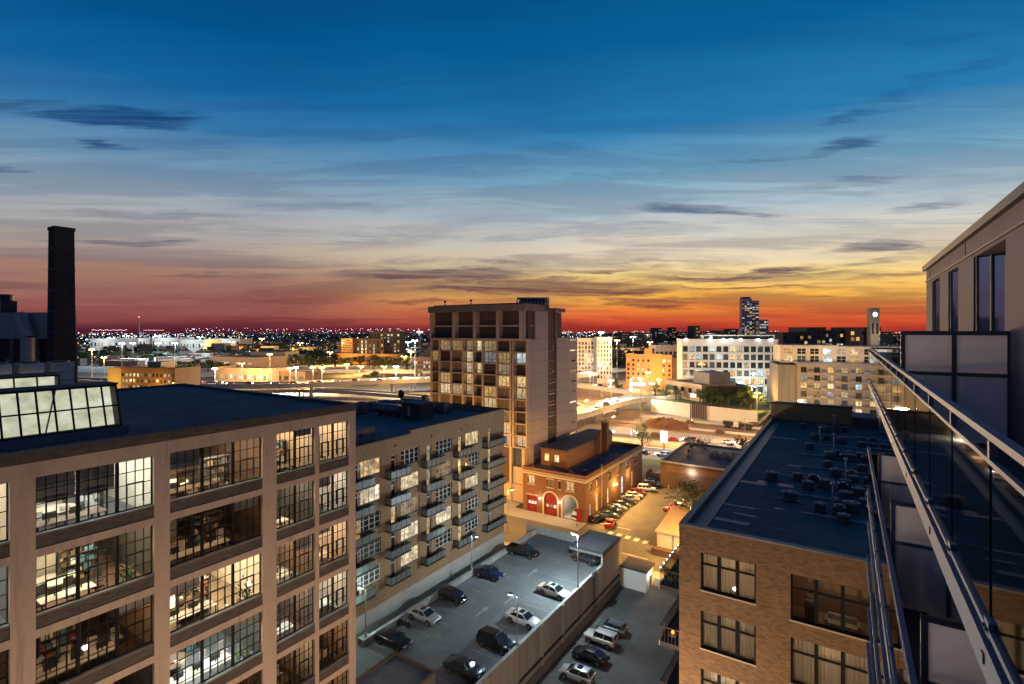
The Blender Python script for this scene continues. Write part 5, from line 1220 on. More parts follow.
mb = MB(); mb.box(-62.3, -55.3, 108.4, 136.5, 9.42, 13.2, 0); mb.box(-62.5, -55.15, 108.25, 136.6, 13.2, 13.7, 1); mb.box(-62.1, -55.6, 108.7, 136.2, 13.7, 13.72, 2); mb.build('roof_house', ['brick_red', 'brown_building', 'roof_dark'], FSn)
for x_ in (-60.6, -57.9): MB().box(x_-.55, x_+.55, 108.3, 108.4, 10.7, 12.3).build('roof_house_window', 'pane_lit', FSn)
MB().box(-55.8, -54.4, 126.0, 127.2, 9.4, 15.2).box(-55.9, -54.3, 125.9, 127.3, 15.2, 15.4).build('chimney', 'brick_red', FSn); MB().box(-55.6, -54.0, 129.6, 131.0, 9.4, 17.0).box(-55.7, -53.9, 129.5, 131.1, 17.0, 17.2).build('chimney', 'brick_red', FSn)
MB().cyl((SX1+.18, 110.6, .2), (SX1+.18, 110.6, 11.2), .09, n=6).build('drain_pipe', 'limestone', FSn)
for i, (y_, z_) in enumerate([(117.6, 4.6), (119.4, 4.4)]):
    w_ = MB().ball((SX1+.35, y_, z_), .22).build('wall_lamp', 'lamp_sodium', FSn)
light(FSn, (SX1+1.2, 118.8, 4.6), (1, .62, .16), 900, .2); light(FSn, (SX1+1.2, 128, 5.0), (1, .68, .22), 450, .2); light(FSn, (SX1+1.2, 108, 5.0), (1, .55, .14), 380, .2)
for x_ in (dx(540.5), dx(560)):
    MB().ball((x_, SY0-.3, 3.6), .16).build('wall_lamp', 'lamp_white', FSn); light(FSn, (x_, SY0-.9, 3.6), (1, .72, .4), 110, .15)
for y_ in (107.5, 114.0, 122.5, 131.0):
    MB().box(SX1+.12, SX1+.7, y_-.25, y_+.25, 8.5, 8.7).build('floodlight', 'dark_metal', FSn); light(FSn, (SX1+.9, y_, 8.4), (1, .50, .11), 9000, .25, 125, (-37.5, y_-1.0, 0))  # floodlights assumed high on this wall, added to light the station lot
for i, (x_, y_) in enumerate([(-52, 104.5), (-50.2, 107.5), (-53.5, 106), (-62, 104.6)]):
    ac_unit((x_, y_, 9.42), f'small rooftop unit on the fire station roof, {["nearest the front parapet", "nearest the side parapet", "in front of the roof house", "at the left corner"][i]}', 'units on the fire station roof', .7, .7)
car('white ambulance van glimpsed inside the open lit arch', (d3[0]+d3[1])/2+.6, SY0+3.6, .16, -90, 'suv', 'white', None, 'ambulance', 'ambulance')
t_ = thing('fire_hydrant', 'small dark hydrant at the kerb before the open arch', 'hydrant', (*G(577, 527)[:2], .0))
MB().cyl((0, 0, 0), (0, 0, .7), .13, .1, n=8).ball((0, 0, .72), .13).cyl((-.2, 0, .5), (.2, 0, .5), .06, n=6).build('hydrant_body', 'red_paint', t_, local=True)
# enclosure, restaurant, gable shed
t_ = thing('dumpster_enclosure', 'brown wooden enclosure around dumpsters behind the fire station', 'enclosure', (-44, 143, 0))
MB().box(-47.2, -39.5, 141.5, 141.7, 0, 2.4).box(-47.2, -47, 141.7, 146, 0, 2.4).box(-39.7, -39.5, 141.7, 146, 0, 2.4).build('fence_panel', 'brown_building', t_)
MB().box(-45.8, -42.6, 142.5, 144.6, .1, 1.7).build('dumpster', 'dark_metal', t_)
RS = thing('restaurant', 'low brown restaurant with a red band and bright wall lamp beside the parking lot', 'restaurant', (-30, 150, 0))
RX0, RX1, RY0, RY1, RZ = -41.8, -10.6, 137.2, 164, 6.9
mb = MB(); mb.box(RX0, RX1, RY0, RY1, 0, RZ, 0); mb.build('wall', 'brown_building', RS)
mb = MB(); mb.box(RX0+1.6, RX1, RY0-.06, RY0, 4.6, 6.2, 0); mb.build('red_band', 'dirt_red', RS)
mb = MB(); mb.box(RX0-.2, RX1, RY0-.2, RY0+.2, RZ, RZ+.35, 0); mb.box(RX0-.2, RX0+.2, RY0+.2, RY1, RZ, RZ+.35, 0); mb.box(RX0+.2, RX1, RY1-.3, RY1, RZ, RZ+.35, 0); mb.box(RX0-.05, RX1, RY0-.05, RY0+.0, 0, .9, 1); mb.build('trim', ['cream_wall', 'brown_building'], RS)
MB().box(RX0+.2, RX1, RY0+.2, RY1-.3, RZ, RZ+.06).build('roof', 'roof_blue', RS)
MB().ball((-33.6, RY0-.4, 5.2), .22).build('wall_lamp', 'lamp_white', RS); light(RS, (-33.6, RY0-1.0, 5.1), (1, .95, .82), 420, .2)
MB().ball((RX0-.3, RY0+2.5, 4.6), .16).build('wall_lamp', 'lamp_white', RS); light(RS, (RX0-.9, RY0+2.5, 4.5), (1, .95, .85), 120, .2)
for i in range(5):
    x_ = RX0+2.5+i*2.6; tag(MB().cyl((x_, RY0-1.2, 0), (x_, RY0-1.2, 1.2), .12, n=8).ball((x_, RY0-1.2, 1.2), .12, n=4).build('bollard', 'yellow_paint'), 'pale yellow bollard in front of the restaurant wall', 'bollard', 'bollards before the restaurant wall')
for i in range(8): ac_unit((-31+(i % 4)*2.6, 150+(i//4)*2.6, RZ+.06), 'square condenser on the restaurant roof', 'condensers on the restaurant roof', 1.6, 1.2)
for i, (x_, y_) in enumerate([(-38, 152), (-36.5, 146), (-34.5, 157), (-39, 158)]): ac_unit((x_, y_, RZ+.06), f'lone vent box on the restaurant roof, {["left", "front", "middle", "rear"][i]} one', 'vent boxes on the restaurant roof', .9, .8, name='vent_box')
t_ = thing('street_cabin', 'small pale cabin with a lean-to roof next to the tree by the brick building', 'cabin', (-28, 103, 0))
MB().box(-30.6, -24.5, 98.2, 110, 0, 3.2).build('wall', 'cream_wall', t_); mb = MB(); mb.add([(-30.9, 97.9, 3.2), (-24.2, 97.9, 3.2), (-24.2, 110.2, 4.6), (-30.9, 110.2, 4.6), (-30.9, 97.9, 3.45), (-24.2, 97.9, 3.45), (-24.2, 110.2, 4.85), (-30.9, 110.2, 4.85)], [(3, 2, 1, 0), (4, 5, 6, 7), (0, 1, 5, 4), (1, 2, 6, 5), (2, 3, 7, 6), (3, 0, 4, 7)]); mb.build('roof', 'tan_wall', t_)
MB().box(-30.6, -24.4, 95.0, 96.2, 0, 1.1).box(-30.7, -24.3, 94.9, 96.3, 1.1, 1.2).build('planter_wall', 'brown_building', t_)
# roadside sign
x_, y_, _ = G(664, 456)
t_ = thing('roadside_sign', 'blank bright white illuminated sign on a dark pole by the frontage road', 'sign', (x_, y_, 0))
MB().cyl((0, 0, 0), (0, 0, 5.0), .2, n=8).build('pole', 'dark_metal', t_, local=True)
MB().box(-1.0, 1.0, -.25, .25, 4.8, 8.3).build('sign_box', 'sign_white', t_, local=True); light(t_, (x_, y_-1.5, 6.3), (.9, .95, 1), 900, .5); light(t_, (x_, y_+1.5, 6.3), (.9, .95, 1), 900, .5)
# ================================================================== middle distance buildings
plain('condo_wall', (.22, .195, .175), .85, var=.15, scale=.3)
def fb(name, label, px0, px1, ytop, D0, D1=None, depth=20, wall='gray_building', cols=6, rws=4, pane='pane_far', zb=0.0, top=.12, base=.12, group=None, cat='building', ww=.62, wh=.6, roofm='roof_dark', frame='dark_metal', side=0, parapet=.8, yref=None, kind=None, windows=True):
    D1 = D0 if D1 is None else D1
    p0 = Vector(PD(px0, D0)); p1 = Vector(PD(px1, D1)); w = (p1-p0).length
    zt = ZY(ytop, D0)
    t_ = thing(name, label, cat, (p0.x, p0.y, zb), math.atan2((p1-p0).y, (p1-p0).x), group)
    h = zt-zb
    MB().box(0, w, 0, depth, 0, h).build('wall', wall, t_, local=True)
    m_ = MB(); m_.box(-.2, w+.2, -.2, .6, h, h+parapet, 0); m_.box(-.2, .6, .6, depth, h, h+parapet, 0); m_.box(w-.6, w+.2, .6, depth, h, h+parapet, 0); m_.box(.6, w-.6, .6, depth, h, h+.1, 1)
    m_.build('roof', [wall, roofm], t_, local=True)
    if not windows: return t_, w, h
    z0 = h*base; z1 = h*(1-top); cw = w/cols; rh = (z1-z0)/rws
    def f():
        m_ = MB(); a, b_ = cw*ww, rh*wh
        m_.box(-.08*a, a*1.08, -.12, .02, -.1*b_, 0, 0); m_.box(0, a, -.06, .02, 0, b_, 1)
        m_.box(a*.48, a*.52, -.1, -.06, 0, b_, 0)
        return m_.mesh('window', [frame, pane])
    wmesh = f()
    for j in range(rws):
        for i in range(cols):
            link('window', wmesh, t_, (cw*(i+(1-ww)/2), 0, z0+rh*(j+(1-wh)/2)))
    if side:
        n = side
        for j in range(rws):
            for i in range(n):
                o = link('window', wmesh, t_, (w, depth*(i+.25)/n, z0+rh*(j+(1-wh)/2))); o.rotation_euler = (0, 0, math.pi/2)
    return t_, w, h
# white office block
wb, w_, h_ = fb('office_block', 'long white eight storey office block with lit windows and a row of roof lamps', 682, 778, 341, 300, 290, 24, 'cream_wall', 14, 7, 'pane_far', base=.05, top=.06, ww=.72, wh=.66, parapet=1.2)
m_ = MB(); m_.box(w_*.22, w_*.98, 1.5, 8, h_+.1, h_+3.6, 0); m_.box(w_*.24, w_*.96, 1.42, 1.5, h_+1.2, h_+2.9, 1); m_.build('penthouse', ['white_wall', 'pane_far'], wb, local=True)
for i, f in enumerate((.04, .30, .44, .52, .62, .80, .93)):
    MB().ball((w_*f, -.8, h_+1.0), .55, n=5).build('roof_lamp', 'lamp_cool' if i != 4 else 'lamp_white', wb, local=True)
light(wb, wm(wb) @ Vector((w_*.35, -9, h_+2)), (.85, .95, 1), 2500, .6); light(wb, wm(wb) @ Vector((w_*.5, -14, 3)), (.55, .88, 1), 9000, .6); light(wb, wm(wb) @ Vector((w_*.12, -20, 14)), (1, .88, .78), 9000, .8); light(wb, wm(wb) @ Vector((w_*.85, -20, 16)), (1, .86, .76), 9000, .8)
m_ = MB(); m_.box(w_*.3, w_*1.0, -3, -.2, 0, 3.6, 0); m_.box(w_*.3, w_*1.0, -3.06, -3, .4, 3.2, 1); m_.build('glazed_lobby', ['white_wall', 'blue_white'] if 'blue_white' in MATS else ['white_wall', 'pane_lit'], wb, local=True)
# condo at the right
cb, w_, h_ = fb('condominium_block', 'cream and gray condominium block with set back upper floors and many balconies', 797, 925, 364, 215, 200, 30, 'condo_wall', 9, 8, 'pane_far', base=.03, top=.02, ww=.42, wh=.62, parapet=.6)
MB().box(-7, -.02, 1, 28, 0, h_-.5).build('end_wall', 'concrete_dark', cb, local=True)
m_ = MB(); m_.box(-6, w_, 2, 24, h_+.6, h_+7.0, 0); m_.box(-6.3, w_*.35, 1.2, 24.5, h_+7.0, h_+7.9, 0); m_.box(w_*.35, w_, 1.6, 24.5, h_+7.0, h_+7.5, 0); m_.box(-6, w_, .6, 2, h_+.6, h_+.9, 0)
m_.build('upper_floors', 'cream_wall', cb, local=True)
um = MB().box(0, w_*.07, -.15, .02, 0, 2.2, 1).box(w_*.034, w_*.037, -.2, -.15, 0, 2.2, 0).box(0, w_*.07, -.2, -.15, 1.05, 1.15, 0).mesh('window', ['white_frame', 'pane_far_some'])
for i in range(10):
    for j in range(2): link('window', um, cb, (-5+(w_+4)*i/10+.6, 2, h_+1.1+j*3.1))
bmsh = MB().box(0, w_*.05, -1.4, 0, 0, .2, 0).box(0, w_*.05, -1.42, -1.36, .2, 1.1, 1).mesh('balcony', ['concrete', 'mid_metal'])
for i in range(9):
    for j in range(8):
        link('balcony', bmsh, cb, (w_*(i+.72)/9, 0, h_*.03+h_*.95*j/8+.2))
light(cb, wm(cb) @ Vector((w_*.3, -20, 12)), (1, .84, .68), 5000, 1.0); light(cb, wm(cb) @ Vector((w_*.75, -20, 24)), (1, .84, .68), 3600, 1.0); light(cb, wm(cb) @ Vector((w_*.3, -12, h_+5)), (1, .85, .68), 2500, 1.0)
# dark warehouses and clock tower
fb('warehouse', 'dark brick warehouse with pale lit windows, left end of the skyline row', 783, 808, 333, 500, None, 30, 'dark_building', 6, 4, 'pane_far_some', base=.45, top=.05)
fb('warehouse', 'taller dark warehouse block with a roof box, second in the skyline row', 807, 826, 328, 500, None, 34, 'dark_building', 4, 5, 'pane_far_some', base=.45, top=.05)
fb('warehouse', 'dark warehouse with two rows of small lit windows in the middle of the skyline row', 825, 851, 331, 505, None, 30, 'dark_building', 7, 4, 'pane_far_some', base=.5, top=.05)
fb('warehouse', 'reddish dark brick warehouse joined to the clock tower', 850, 881, 328, 498, None, 30, 'brown_building', 6, 4, 'pane_far_some', base=.45, top=.05)
ct, w_, h_ = fb('clock_tower', 'square stone clock tower with a glowing round clock above twin arches', 870.5, 879.5, 309, 490, None, 5, 'limestone', 2, 1, 'pane_dark', base=.62, top=.2, ww=.4, wh=.8, cat='clock tower', parapet=1.0)
MB().cyl((w_/2, -.1, h_-5.2), (w_/2, -.5, h_-5.2), 2.1, n=24).build('clock_face', 'clock_face', ct, local=True)
m_ = MB(); m_.box(w_/2-.15, w_/2+.15, -.6, -.5, h_-5.2, h_-3.3); m_.box(w_/2-.1, w_/2+1.3, -.6, -.5, h_-5.35, h_-5.05); m_.build('clock_hands', 'dark_metal', ct, local=True)
light(ct, wm(ct) @ Vector((w_/2-2, -16, h_-26)), (1, .8, .68), 5000, .5)
gt, w_, h_ = fb('glass_tower', 'tall dark glass tower with bright floors against the orange horizon', 742, 752, 299, 900, None, 10, 'sky_glass', 4, 20, 'pane_far', base=.25, top=.04, ww=.8, wh=.5)
fb('glass_tower', 'bluish right half of the tall glass tower, slightly lower', 752, 759, 301, 905, None, 10, 'sky_glass', 2, 20, 'pane_far', base=.25, top=.03, ww=.7, wh=.5)
m_ = MB(); m_.box(w_*.25, w_*.95, 4, 18, h_, h_+4); m_.build('crown', 'dark_metal', gt, local=True)
fb('glass_tower', 'short bluish glass tower standing right of the tall one', 759.5, 768.5, 320, 880, None, 20, 'sky_glass', 4, 9, 'pane_far', base=.3, top=.02, ww=.8, wh=.5)
# orange building and neighbours
ob, w_, h_ = fb('brick_hotel', 'floodlit orange brick building with small square windows by the interchange', 626, 672, 355, 377, 360, 18, 'orange_wall', 9, 5, 'pane_far_some', base=.25, top=.08, ww=.45, wh=.5)
m_ = MB(); m_.box(w_*.42, w_*.58, -.4, 6, h_, h_+5); m_.box(w_*.58, w_*.8, -.3, 4, 0, h_+1.5); m_.build('stair_tower', 'orange_wall', ob, local=True)
MB().box(w_, w_+9, .5, 18, 0, h_-1).build('side_wing', 'brown_building', ob, local=True)
MB().box(w_*.18, w_*.45, -2.5, -.1, 2.5, 4.6).build('canopy_sign', 'purple_glow', ob, local=True)
light(ob, wm(ob) @ Vector((w_*.3, -18, 8)), (1, .55, .16), 12000, .6); light(ob, wm(ob) @ Vector((w_*.75, -18, 10)), (1, .55, .18), 10000, .6); light(ob, wm(ob) @ Vector((w_*.3, -8, 3)), (1, .8, 1), 3000, .6)
t_ = thing('lit_obelisk', 'slim glowing white pylon at the corner before the orange building', 'pylon', (*G(631, 396)[:2], 0)); MB().cyl((0, 0, 0), (0, 0, 11), .9, .5, n=8).build('shaft', 'sign_white', t_, local=True)
fb('round_hall', 'low curved tan hall behind the orange building', 655, 682, 346, 430, 430, 20, 'tan_wall', 6, 1, 'pane_dark', base=.6, top=.1)
bx, w_, h_ = fb('concrete_block', 'pale concrete building with few windows behind the white retaining wall', 665, 702, 381, 290, 262, 22, 'tan_wall', 5, 1, 'pane_dark', base=.62, top=.12, ww=.4, wh=.7, zb=2)
MB().box(w_*.55, w_*.95, 6, 20, h_, h_+6.5).build('upper_box', 'gray_building', bx, local=True)
MB().box(w_*.72, w_*.85, -.1, .02, h_*.45, h_*.6).build('lit_window', 'sign_white', bx, local=True)
light(bx, wm(bx) @ Vector((w_*.6, -14, h_*.8)), (1, .8, .6), 6000, .5)
fb('storage_hall', 'dark low hall with a flat roof between the pale block and the trees', 707, 751, 388, 262, 262, 22, 'dark_building', 4, 1, 'pane_dark', zb=2)
fb('small_house', 'little cream house with six windows left of the condominium block', 776, 785, 379, 255, 255, 9, 'white_wall', 2, 3, 'pane_far_some', base=.1)
# apartment blocks behind the interchange
for i, (a, b_, yt, D, lab) in enumerate([(575, 597, 339, 420, 'white apartment slab right behind the blank mauve tower wall'), (597, 612, 338, 410, 'white apartment slab with brighter roof lamp next to the first'), (560, 577, 340, 460, 'white apartment slab mostly hidden behind the mauve tower')]):
    fbt, w_, h_ = fb('apartment_slab', lab, a, b_, yt, D, None, 14, 'cream_wall', 7 if i == 0 else 5, 9, 'pane_far_some', base=.1, top=.05, group='white apartment slabs by the interchange', ww=.55)
    light(fbt, wm(fbt) @ Vector((w_*.5, -22, 12)), (.85, .92, 1), 5500, .8)
# left: yellow building, halls, dark office
yb, w_, h_ = fb('brick_depot', 'yellow floodlit brick depot with three rows of small windows', 121, 175, 369, 300, 292, 18, 'brick_tan', 14, 5, 'pane_far', base=.05, top=.08, ww=.45, wh=.5, parapet=1.0)
MB().box(-10, -.02, 0.3, 17, 0, h_+.8).build('blank_end', 'brick_yellow', yb, local=True); MB().box(w_*.35, w_*.6, 5, 15, h_, h_+4).build('roof_house', 'tan_wall', yb, local=True)
light(yb, wm(yb) @ Vector((-6, -12, 12)), (1, .6, .12), 9000, .5); light(yb, wm(yb) @ Vector((w_*.75, -8, 11)), (1, .5, .1), 5500, .5); light(yb, wm(yb) @ Vector((w_*.3, -14, 12)), (1, .5, .12), 4000, .5)
fb('logistics_hall', 'long flat white hall glowing green white in front of the trees', 158, 210, 360, 560, 560, 26, 'white_wall', 9, 1, 'pane_lit', base=.25, top=.25, ww=.8)
fb('logistics_hall', 'tan hall with a rounded corner and a bright sign band', 210, 256, 357, 545, 520, 40, 'tan_wall', 4, 1, 'pane_lit', base=.5, top=.3, ww=.4)
fb('logistics_hall', 'gray stepped hall right of the tan hall', 250, 285, 352.5, 600, 600, 40, 'gray_building', 5, 1, 'pane_far', base=.6, top=.2, ww=.5)
h3, w_, h_ = fb('terminal_hall', 'low gold lit terminal hall beside the viaduct', 215, 272, 368, 420, 400, 20, 'tan_wall', 12, 1, 'pane_lit', base=.2, top=.3, ww=.5)
light(h3, wm(h3) @ Vector((w_*.3, -12, 6)), (1, .6, .2), 4200, .5); light(h3, wm(h3) @ Vector((w_*.8, -12, 6)), (1, .6, .2), 4200, .5)
fb('terminal_hall', 'small brown hall right of the gold lit terminal', 268, 305, 372, 410, 400, 18, 'brown_building', 5, 1, 'pane_far', base=.3, top=.2)
fb('dark_office', 'black office slab with scattered lit windows on the horizon left of the tower', 370, 400, 332, 700, 700, 40, 'dark_building', 9, 6, 'pane_far_some', base=.3, top=.05, ww=.5)
fb('office_wing', 'office wing with tall pale window strips left of the black slab', 352, 384, 339, 690, 690, 30, 'brown_building', 8, 4, 'pane_far', base=.35, top=.05, ww=.35, wh=.8)
o_, w_, h_ = fb('office_wing', 'yellow banded end of the office wing', 341, 352.5, 339, 680, 680, 30, 'orange_wall', 1, 7, 'pane_dark', base=.3, top=.02, ww=.95, wh=.3)
light(o_, wm(o_) @ Vector((w_*.5, -18, 30)), (1, .65, .22), 20000, .5)
o_, w_, h_ = fb('office_podium', 'long orange lit podium under the dark office buildings', 335, 397, 354, 660, 640, 20, 'orange_wall', 14, 1, 'pane_dark', base=.3, top=.3, ww=.5)
light(o_, wm(o_) @ Vector((w_*.3, -20, 12)), (1, .55, .16), 16000, .5); light(o_, wm(o_) @ Vector((w_*.75, -20, 12)), (1, .55, .16), 16000, .5)
fb('brick_house_block', 'small brown brick block just left of the apartment tower', 415, 431, 358, 450, 450, 14, 'brown_building', 6, 4, 'pane_far_some', base=.1)
# far skyline silhouettes
sk = [(560, 575, 334.5), (612, 622, 333.5), (655, 662, 328), (661, 667, 331), (672, 676, 327.5), (640, 652, 333), (694, 700, 326), (700, 716, 332), (716, 730, 331), (730, 739, 329), (622, 640, 332.5), (768, 780, 332), (879, 893, 332), (584, 600, 333), (666, 690, 332), (893, 905, 334)]
for i, (a, b_, yt) in enumerate(sk):
    D = 1500+120*(i % 5); fb('skyline_building', f'distant dark block on the horizon, {ORD[i % 8]} of the {"nearer" if i < 8 else "hazier"} skyline set', a, b_, yt, D, None, 60, 'dark_building', max(3, int((b_-a)/1.6)), 3, 'pane_far_some', base=.4, top=.05, group='dark blocks along the horizon', ww=.4, wh=.35)
# radio mast
p = PD(139, 1500); t_ = thing('radio_mast', 'thin radio mast with a red beacon above the distant lights', 'mast', (p[0], p[1], 0))
MB().cyl((0, 0, 0), (0, 0, ZY(318, 1500)), 3.2, .9, n=4).build('mast', 'gray_metal', t_, local=True); MB().ball((0, 0, ZY(317, 1500)), 1.8, n=4).build('beacon', 'lamp_red', t_, local=True)
# ================================================================== roads, viaducts, terrain
def strip(pts, w, thick, parap, name, label, mats=('road_concrete', 'concrete'), kind=None, piers=True, cat='viaduct', lines=True):
    """bridge deck along points (x, y, z)"""
    P3 = [Vector(p) for p in pts]; L = []; 
    for i, p in enumerate(P3):
        d = (P3[min(i+1, len(P3)-1)]-P3[max(i-1, 0)]); n = Vector((-d.y, d.x, 0)).normalized(); L.append((p-n*w/2, p+n*w/2, n))
    deck = MB(); parA = MB(); parB = MB()
    for (a0, b0, n0), (a1, b1, n1) in zip(L, L[1:]):
        z = Vector((0, 0, thick)); deck.add([a0, b0, b1, a1, a0-z, b0-z, b1-z, a1-z], [(0, 3, 2, 1), (4, 5, 6, 7), (0, 4, 7, 3), (1, 2, 6, 5)])
        for (q0, q1, s, par) in ((a0, a1, 1, parA), (b0, b1, -1, parB)):
            e0, e1 = n0*.35*s, n1*.35*s; up = Vector((0, 0, parap)); 
            par.add([q0, q1, q1+up, q0+up, q0+e0, q1+e1, q1+e1+up, q0+e0+up], [(0, 1, 2, 3), (7, 6, 5, 4), (3, 2, 6, 7)])
    if kind == 'structure':
        return tag(deck.build(name, mats[0]), kind='structure')
    t_ = thing(name, label, cat, tuple(P3[0].xy)+(0,))
    deck.build('deck', mats[0], t_); parA.build('parapet', mats[1], t_); parB.build('parapet', mats[1], t_)
    if piers:
        for i in range(2, len(P3)-1, 4):
            p = P3[i]; n = L[i][2]
            if p.z > 3: MB().cyl((p.x, p.y, 0), (p.x, p.y, p.z-thick), 1.0, n=8).box(-w*.35, w*.35, -.8, .8, p.z-thick-1.2, p.z-thick, M=Matrix.Translation((p.x, p.y, 0)) @ Matrix.Rotation(math.atan2(n.y, n.x), 4, 'Z')).build('pier', mats[1], t_)
    return t_
def dens(pts, n=5):
    out = []
    P_ = [Vector(p) for p in pts]
    for i in range(len(P_)-1):
        p0 = P_[max(i-1, 0)]; p1 = P_[i]; p2 = P_[i+1]; p3 = P_[min(i+2, len(P_)-1)]
        for k in range(n):
            t = k/n; out.append(.5*((2*p1)+(-p0+p2)*t+(2*p0-5*p1+4*p2-p3)*t*t+(-p0+3*p1-3*p2+p3)*t**3))
    out.append(P_[-1]); return out
strip(dens([G(20, 378, 9), G(100, 381, 9), G(180, 383.5, 9), G(270, 384.5, 9), G(350, 381.5, 9), G(432, 378.5, 9), G(500, 376, 8)], 4), 15, 1.8, 1.0, 'highway_viaduct', 'long curved concrete highway viaduct crossing behind the office roof')
strip(dens([G(235, 392, 3), G(300, 390, 4), G(360, 392, 4), G(432, 398, 3)], 3), 9, 1.2, .8, 'highway_ramp', 'lower curved ramp under the left viaduct', piers=False)
strip(dens([G(250, 374, 5), G(330, 371, 6), G(430, 371.5, 6), G(520, 371, 6)], 3), 11, 1.4, .9, 'highway_ramp', 'upper pale ramp running behind the left viaduct')
strip(dens([G(560, 417, 5), G(585, 411, 6), G(607, 404, 6.5), G(630, 399, 6.5), G(655, 397, 6.5), G(690, 396, 5.5)], 4), 11, 1.4, 1.0, 'highway_ramp', 'broad pale ramp sweeping right toward the white retaining wall')
strip(dens([G(556, 383, 8), G(590, 385.5, 7), G(612, 389, 5), G(630, 392, 3)], 4), 9, 1.6, .9, 'highway_ramp', 'orange lit ramp passing between the tower and the orange building')
strip(dens([G(556, 376, 9), G(585, 374, 9), G(600, 371, 9), G(622, 369, 9)], 4), 10, 1.8, .9, 'highway_viaduct', 'farthest curved overpass below the white apartment slabs')
strip(dens([G(560, 396, .4), G(590, 409, .4), G(600, 420, .4)], 4), 6, .3, .7, 'service_road', 'narrow orange lit service road under the broad ramp', piers=False, cat='road')
def sheet(name, pts, z, m): return struct(name, MB().add([(*G(px, py, z)[:2], z) for px, py in pts], [tuple(range(len(pts)))]), m)
sheet('excavated_earth', [(560, 410), (652, 411), (752, 425), (812, 432), (820, 470), (600, 450), (560, 450)], .02, 'dirt')
sheet('near_lane', [(590, 431), (700, 441), (830, 456), (830, 458), (700, 443.5), (570, 433)], .06, 'asphalt_light')
sheet('far_lane', [(620, 416.5), (700, 422), (830, 438), (830, 440.5), (700, 425), (610, 418.5)], .06, 'asphalt_light')
sheet('expressway', [(590, 424), (700, 434), (830, 450), (830, 462), (700, 450), (560, 437)], .04, 'road_concrete')
sheet('haul_road', [(640, 413), (700, 418), (800, 430), (800, 435), (700, 424), (640, 418)], .03, 'road_concrete')
sheet('frontage_road', [(560, 443), (650, 451), (740, 463), (740, 470), (650, 459), (560, 450)], .05, 'asphalt_light')
sheet('verge', [(640, 458), (690, 463), (685, 470), (640, 465)], .06, 'grass')
sheet('west_highway', [(75, 391), (430, 392), (430, 405), (75, 412)], .03, 'road_concrete')
sheet('city_street', [(75, 372), (200, 377), (430, 369), (430, 364), (240, 366), (75, 366)], .03, 'road_concrete')
sheet('truck_yard', [(150, 357), (300, 357), (320, 363), (150, 364)], .03, 'road_concrete')
sheet('interchange_ground', [(556, 362), (640, 362), (660, 395), (556, 410)], .015, 'dirt')
mb = MB()
for (a, b_, c, d) in ((600, 430, 828, 455), (600, 427.5, 828, 452.5)):
    for i in range(26):
        f0, f1 = i/26, (i+.45)/26
        x0, y0, _ = G(a+(c-a)*f0, b_+(d-b_)*f0); x1, y1, _ = G(a+(c-a)*f1, b_+(d-b_)*f1); dv = Vector((x1-x0, y1-y0)).normalized(); n = Vector((-dv.y, dv.x))*.12
        mb.add([(x0-n.x, y0-n.y, .05), (x1-n.x, y1-n.y, .05), (x1+n.x, y1+n.y, .05), (x0+n.x, y0+n.y, .05)], [(0, 1, 2, 3)])
struct('expressway_marks', mb, 'white_paint')
# retaining wall with terrace
rw = thing('retaining_wall', 'long white retaining wall along the far side of the excavated expressway', 'wall', G(651, 412))
a, b_ = Vector(G(651, 412)), Vector(G(757, 427))
mb = MB(); n_ = obox(mb, a, b_, .8, 0, 6.6, 0)[1]; mb.build('wall_face', 'white_wall', rw)
mb = MB(); d_ = (b_-a)
for i in range(9):
    p = a+d_*(.42+.018*i); mb.cyl((p.x-n_.x*.5, p.y-n_.y*.5, 0), (p.x-n_.x*.5, p.y-n_.y*.5, 6.9), .28, n=5)
mb.build('timber_posts', 'brown_building', rw)
q = [a+n_*.8, b_+n_*.8, b_+n_*60, a+n_*60]
struct('terrace_ground', MB().prism([(v.x, v.y) for v in q], 0, 5.6), 'grass')
# dirt mound
t_ = thing('dirt_mound', 'heap of red brown earth on the excavated expressway', 'dirt mound', G(666, 427))
m_ = MB(); nx, ny = 26, 12; vs = []
for j in range(ny+1):
    for i in range(nx+1):
        u, v = i/nx*2-1, j/ny*2-1; r = max(0, 1-(u*u+v*v)); vs.append((u*11, v*5.5, 3.6*r**.7*(.75+.5*R.random())-.05))
m_.add(vs, [(j*(nx+1)+i, j*(nx+1)+i+1, (j+1)*(nx+1)+i+1, (j+1)*(nx+1)+i) for j in range(ny) for i in range(nx)], 0, False); m_.build('earth', 'dirt_red', t_, local=True)
# long concrete barriers
for i, (p_, q_) in enumerate([((600, 439), (830, 463)), ((610, 422), (830, 444)), ((640, 417), (790, 433)), ((600, 445), (760, 461))]):
    a, b_ = Vector(G(*p_)), Vector(G(*q_)); m_ = MB(); obox(m_, a, b_, .6, .06, .95, 0); bo = m_.build('concrete_barrier', 'white_wall'); tag(bo, ['long low concrete barrier splitting the expressway lanes', 'low concrete barrier beside the earth mound', 'low concrete barrier nearest the white retaining wall', 'low concrete barrier along the frontage road'][i], 'barrier', 'barriers of the expressway works')
for i, (px, py) in enumerate([(690, 424), (706, 419), (655, 437), (762, 441), (640, 430), (720, 434)]):
    x_, y_, _ = G(px, py); o_ = MB().box(x_-1.6, x_+1.6, y_-1, y_+1, .05, 1.1).box(x_-1.2, x_+1.2, y_-.7, y_+.7, 1.1, 1.7).build('material_stack', ['dirt_red', 'concrete', 'brown_building'][i % 3]); tag(o_, ['stack of materials right of the earth mound', 'stack of materials below the timber posts', 'stack of materials left of the barriers', 'stack of materials behind the dump trucks', 'leftmost stack of materials on the works', 'stack of materials midway along the lanes'][i], 'material stack', 'material stacks on the expressway works')
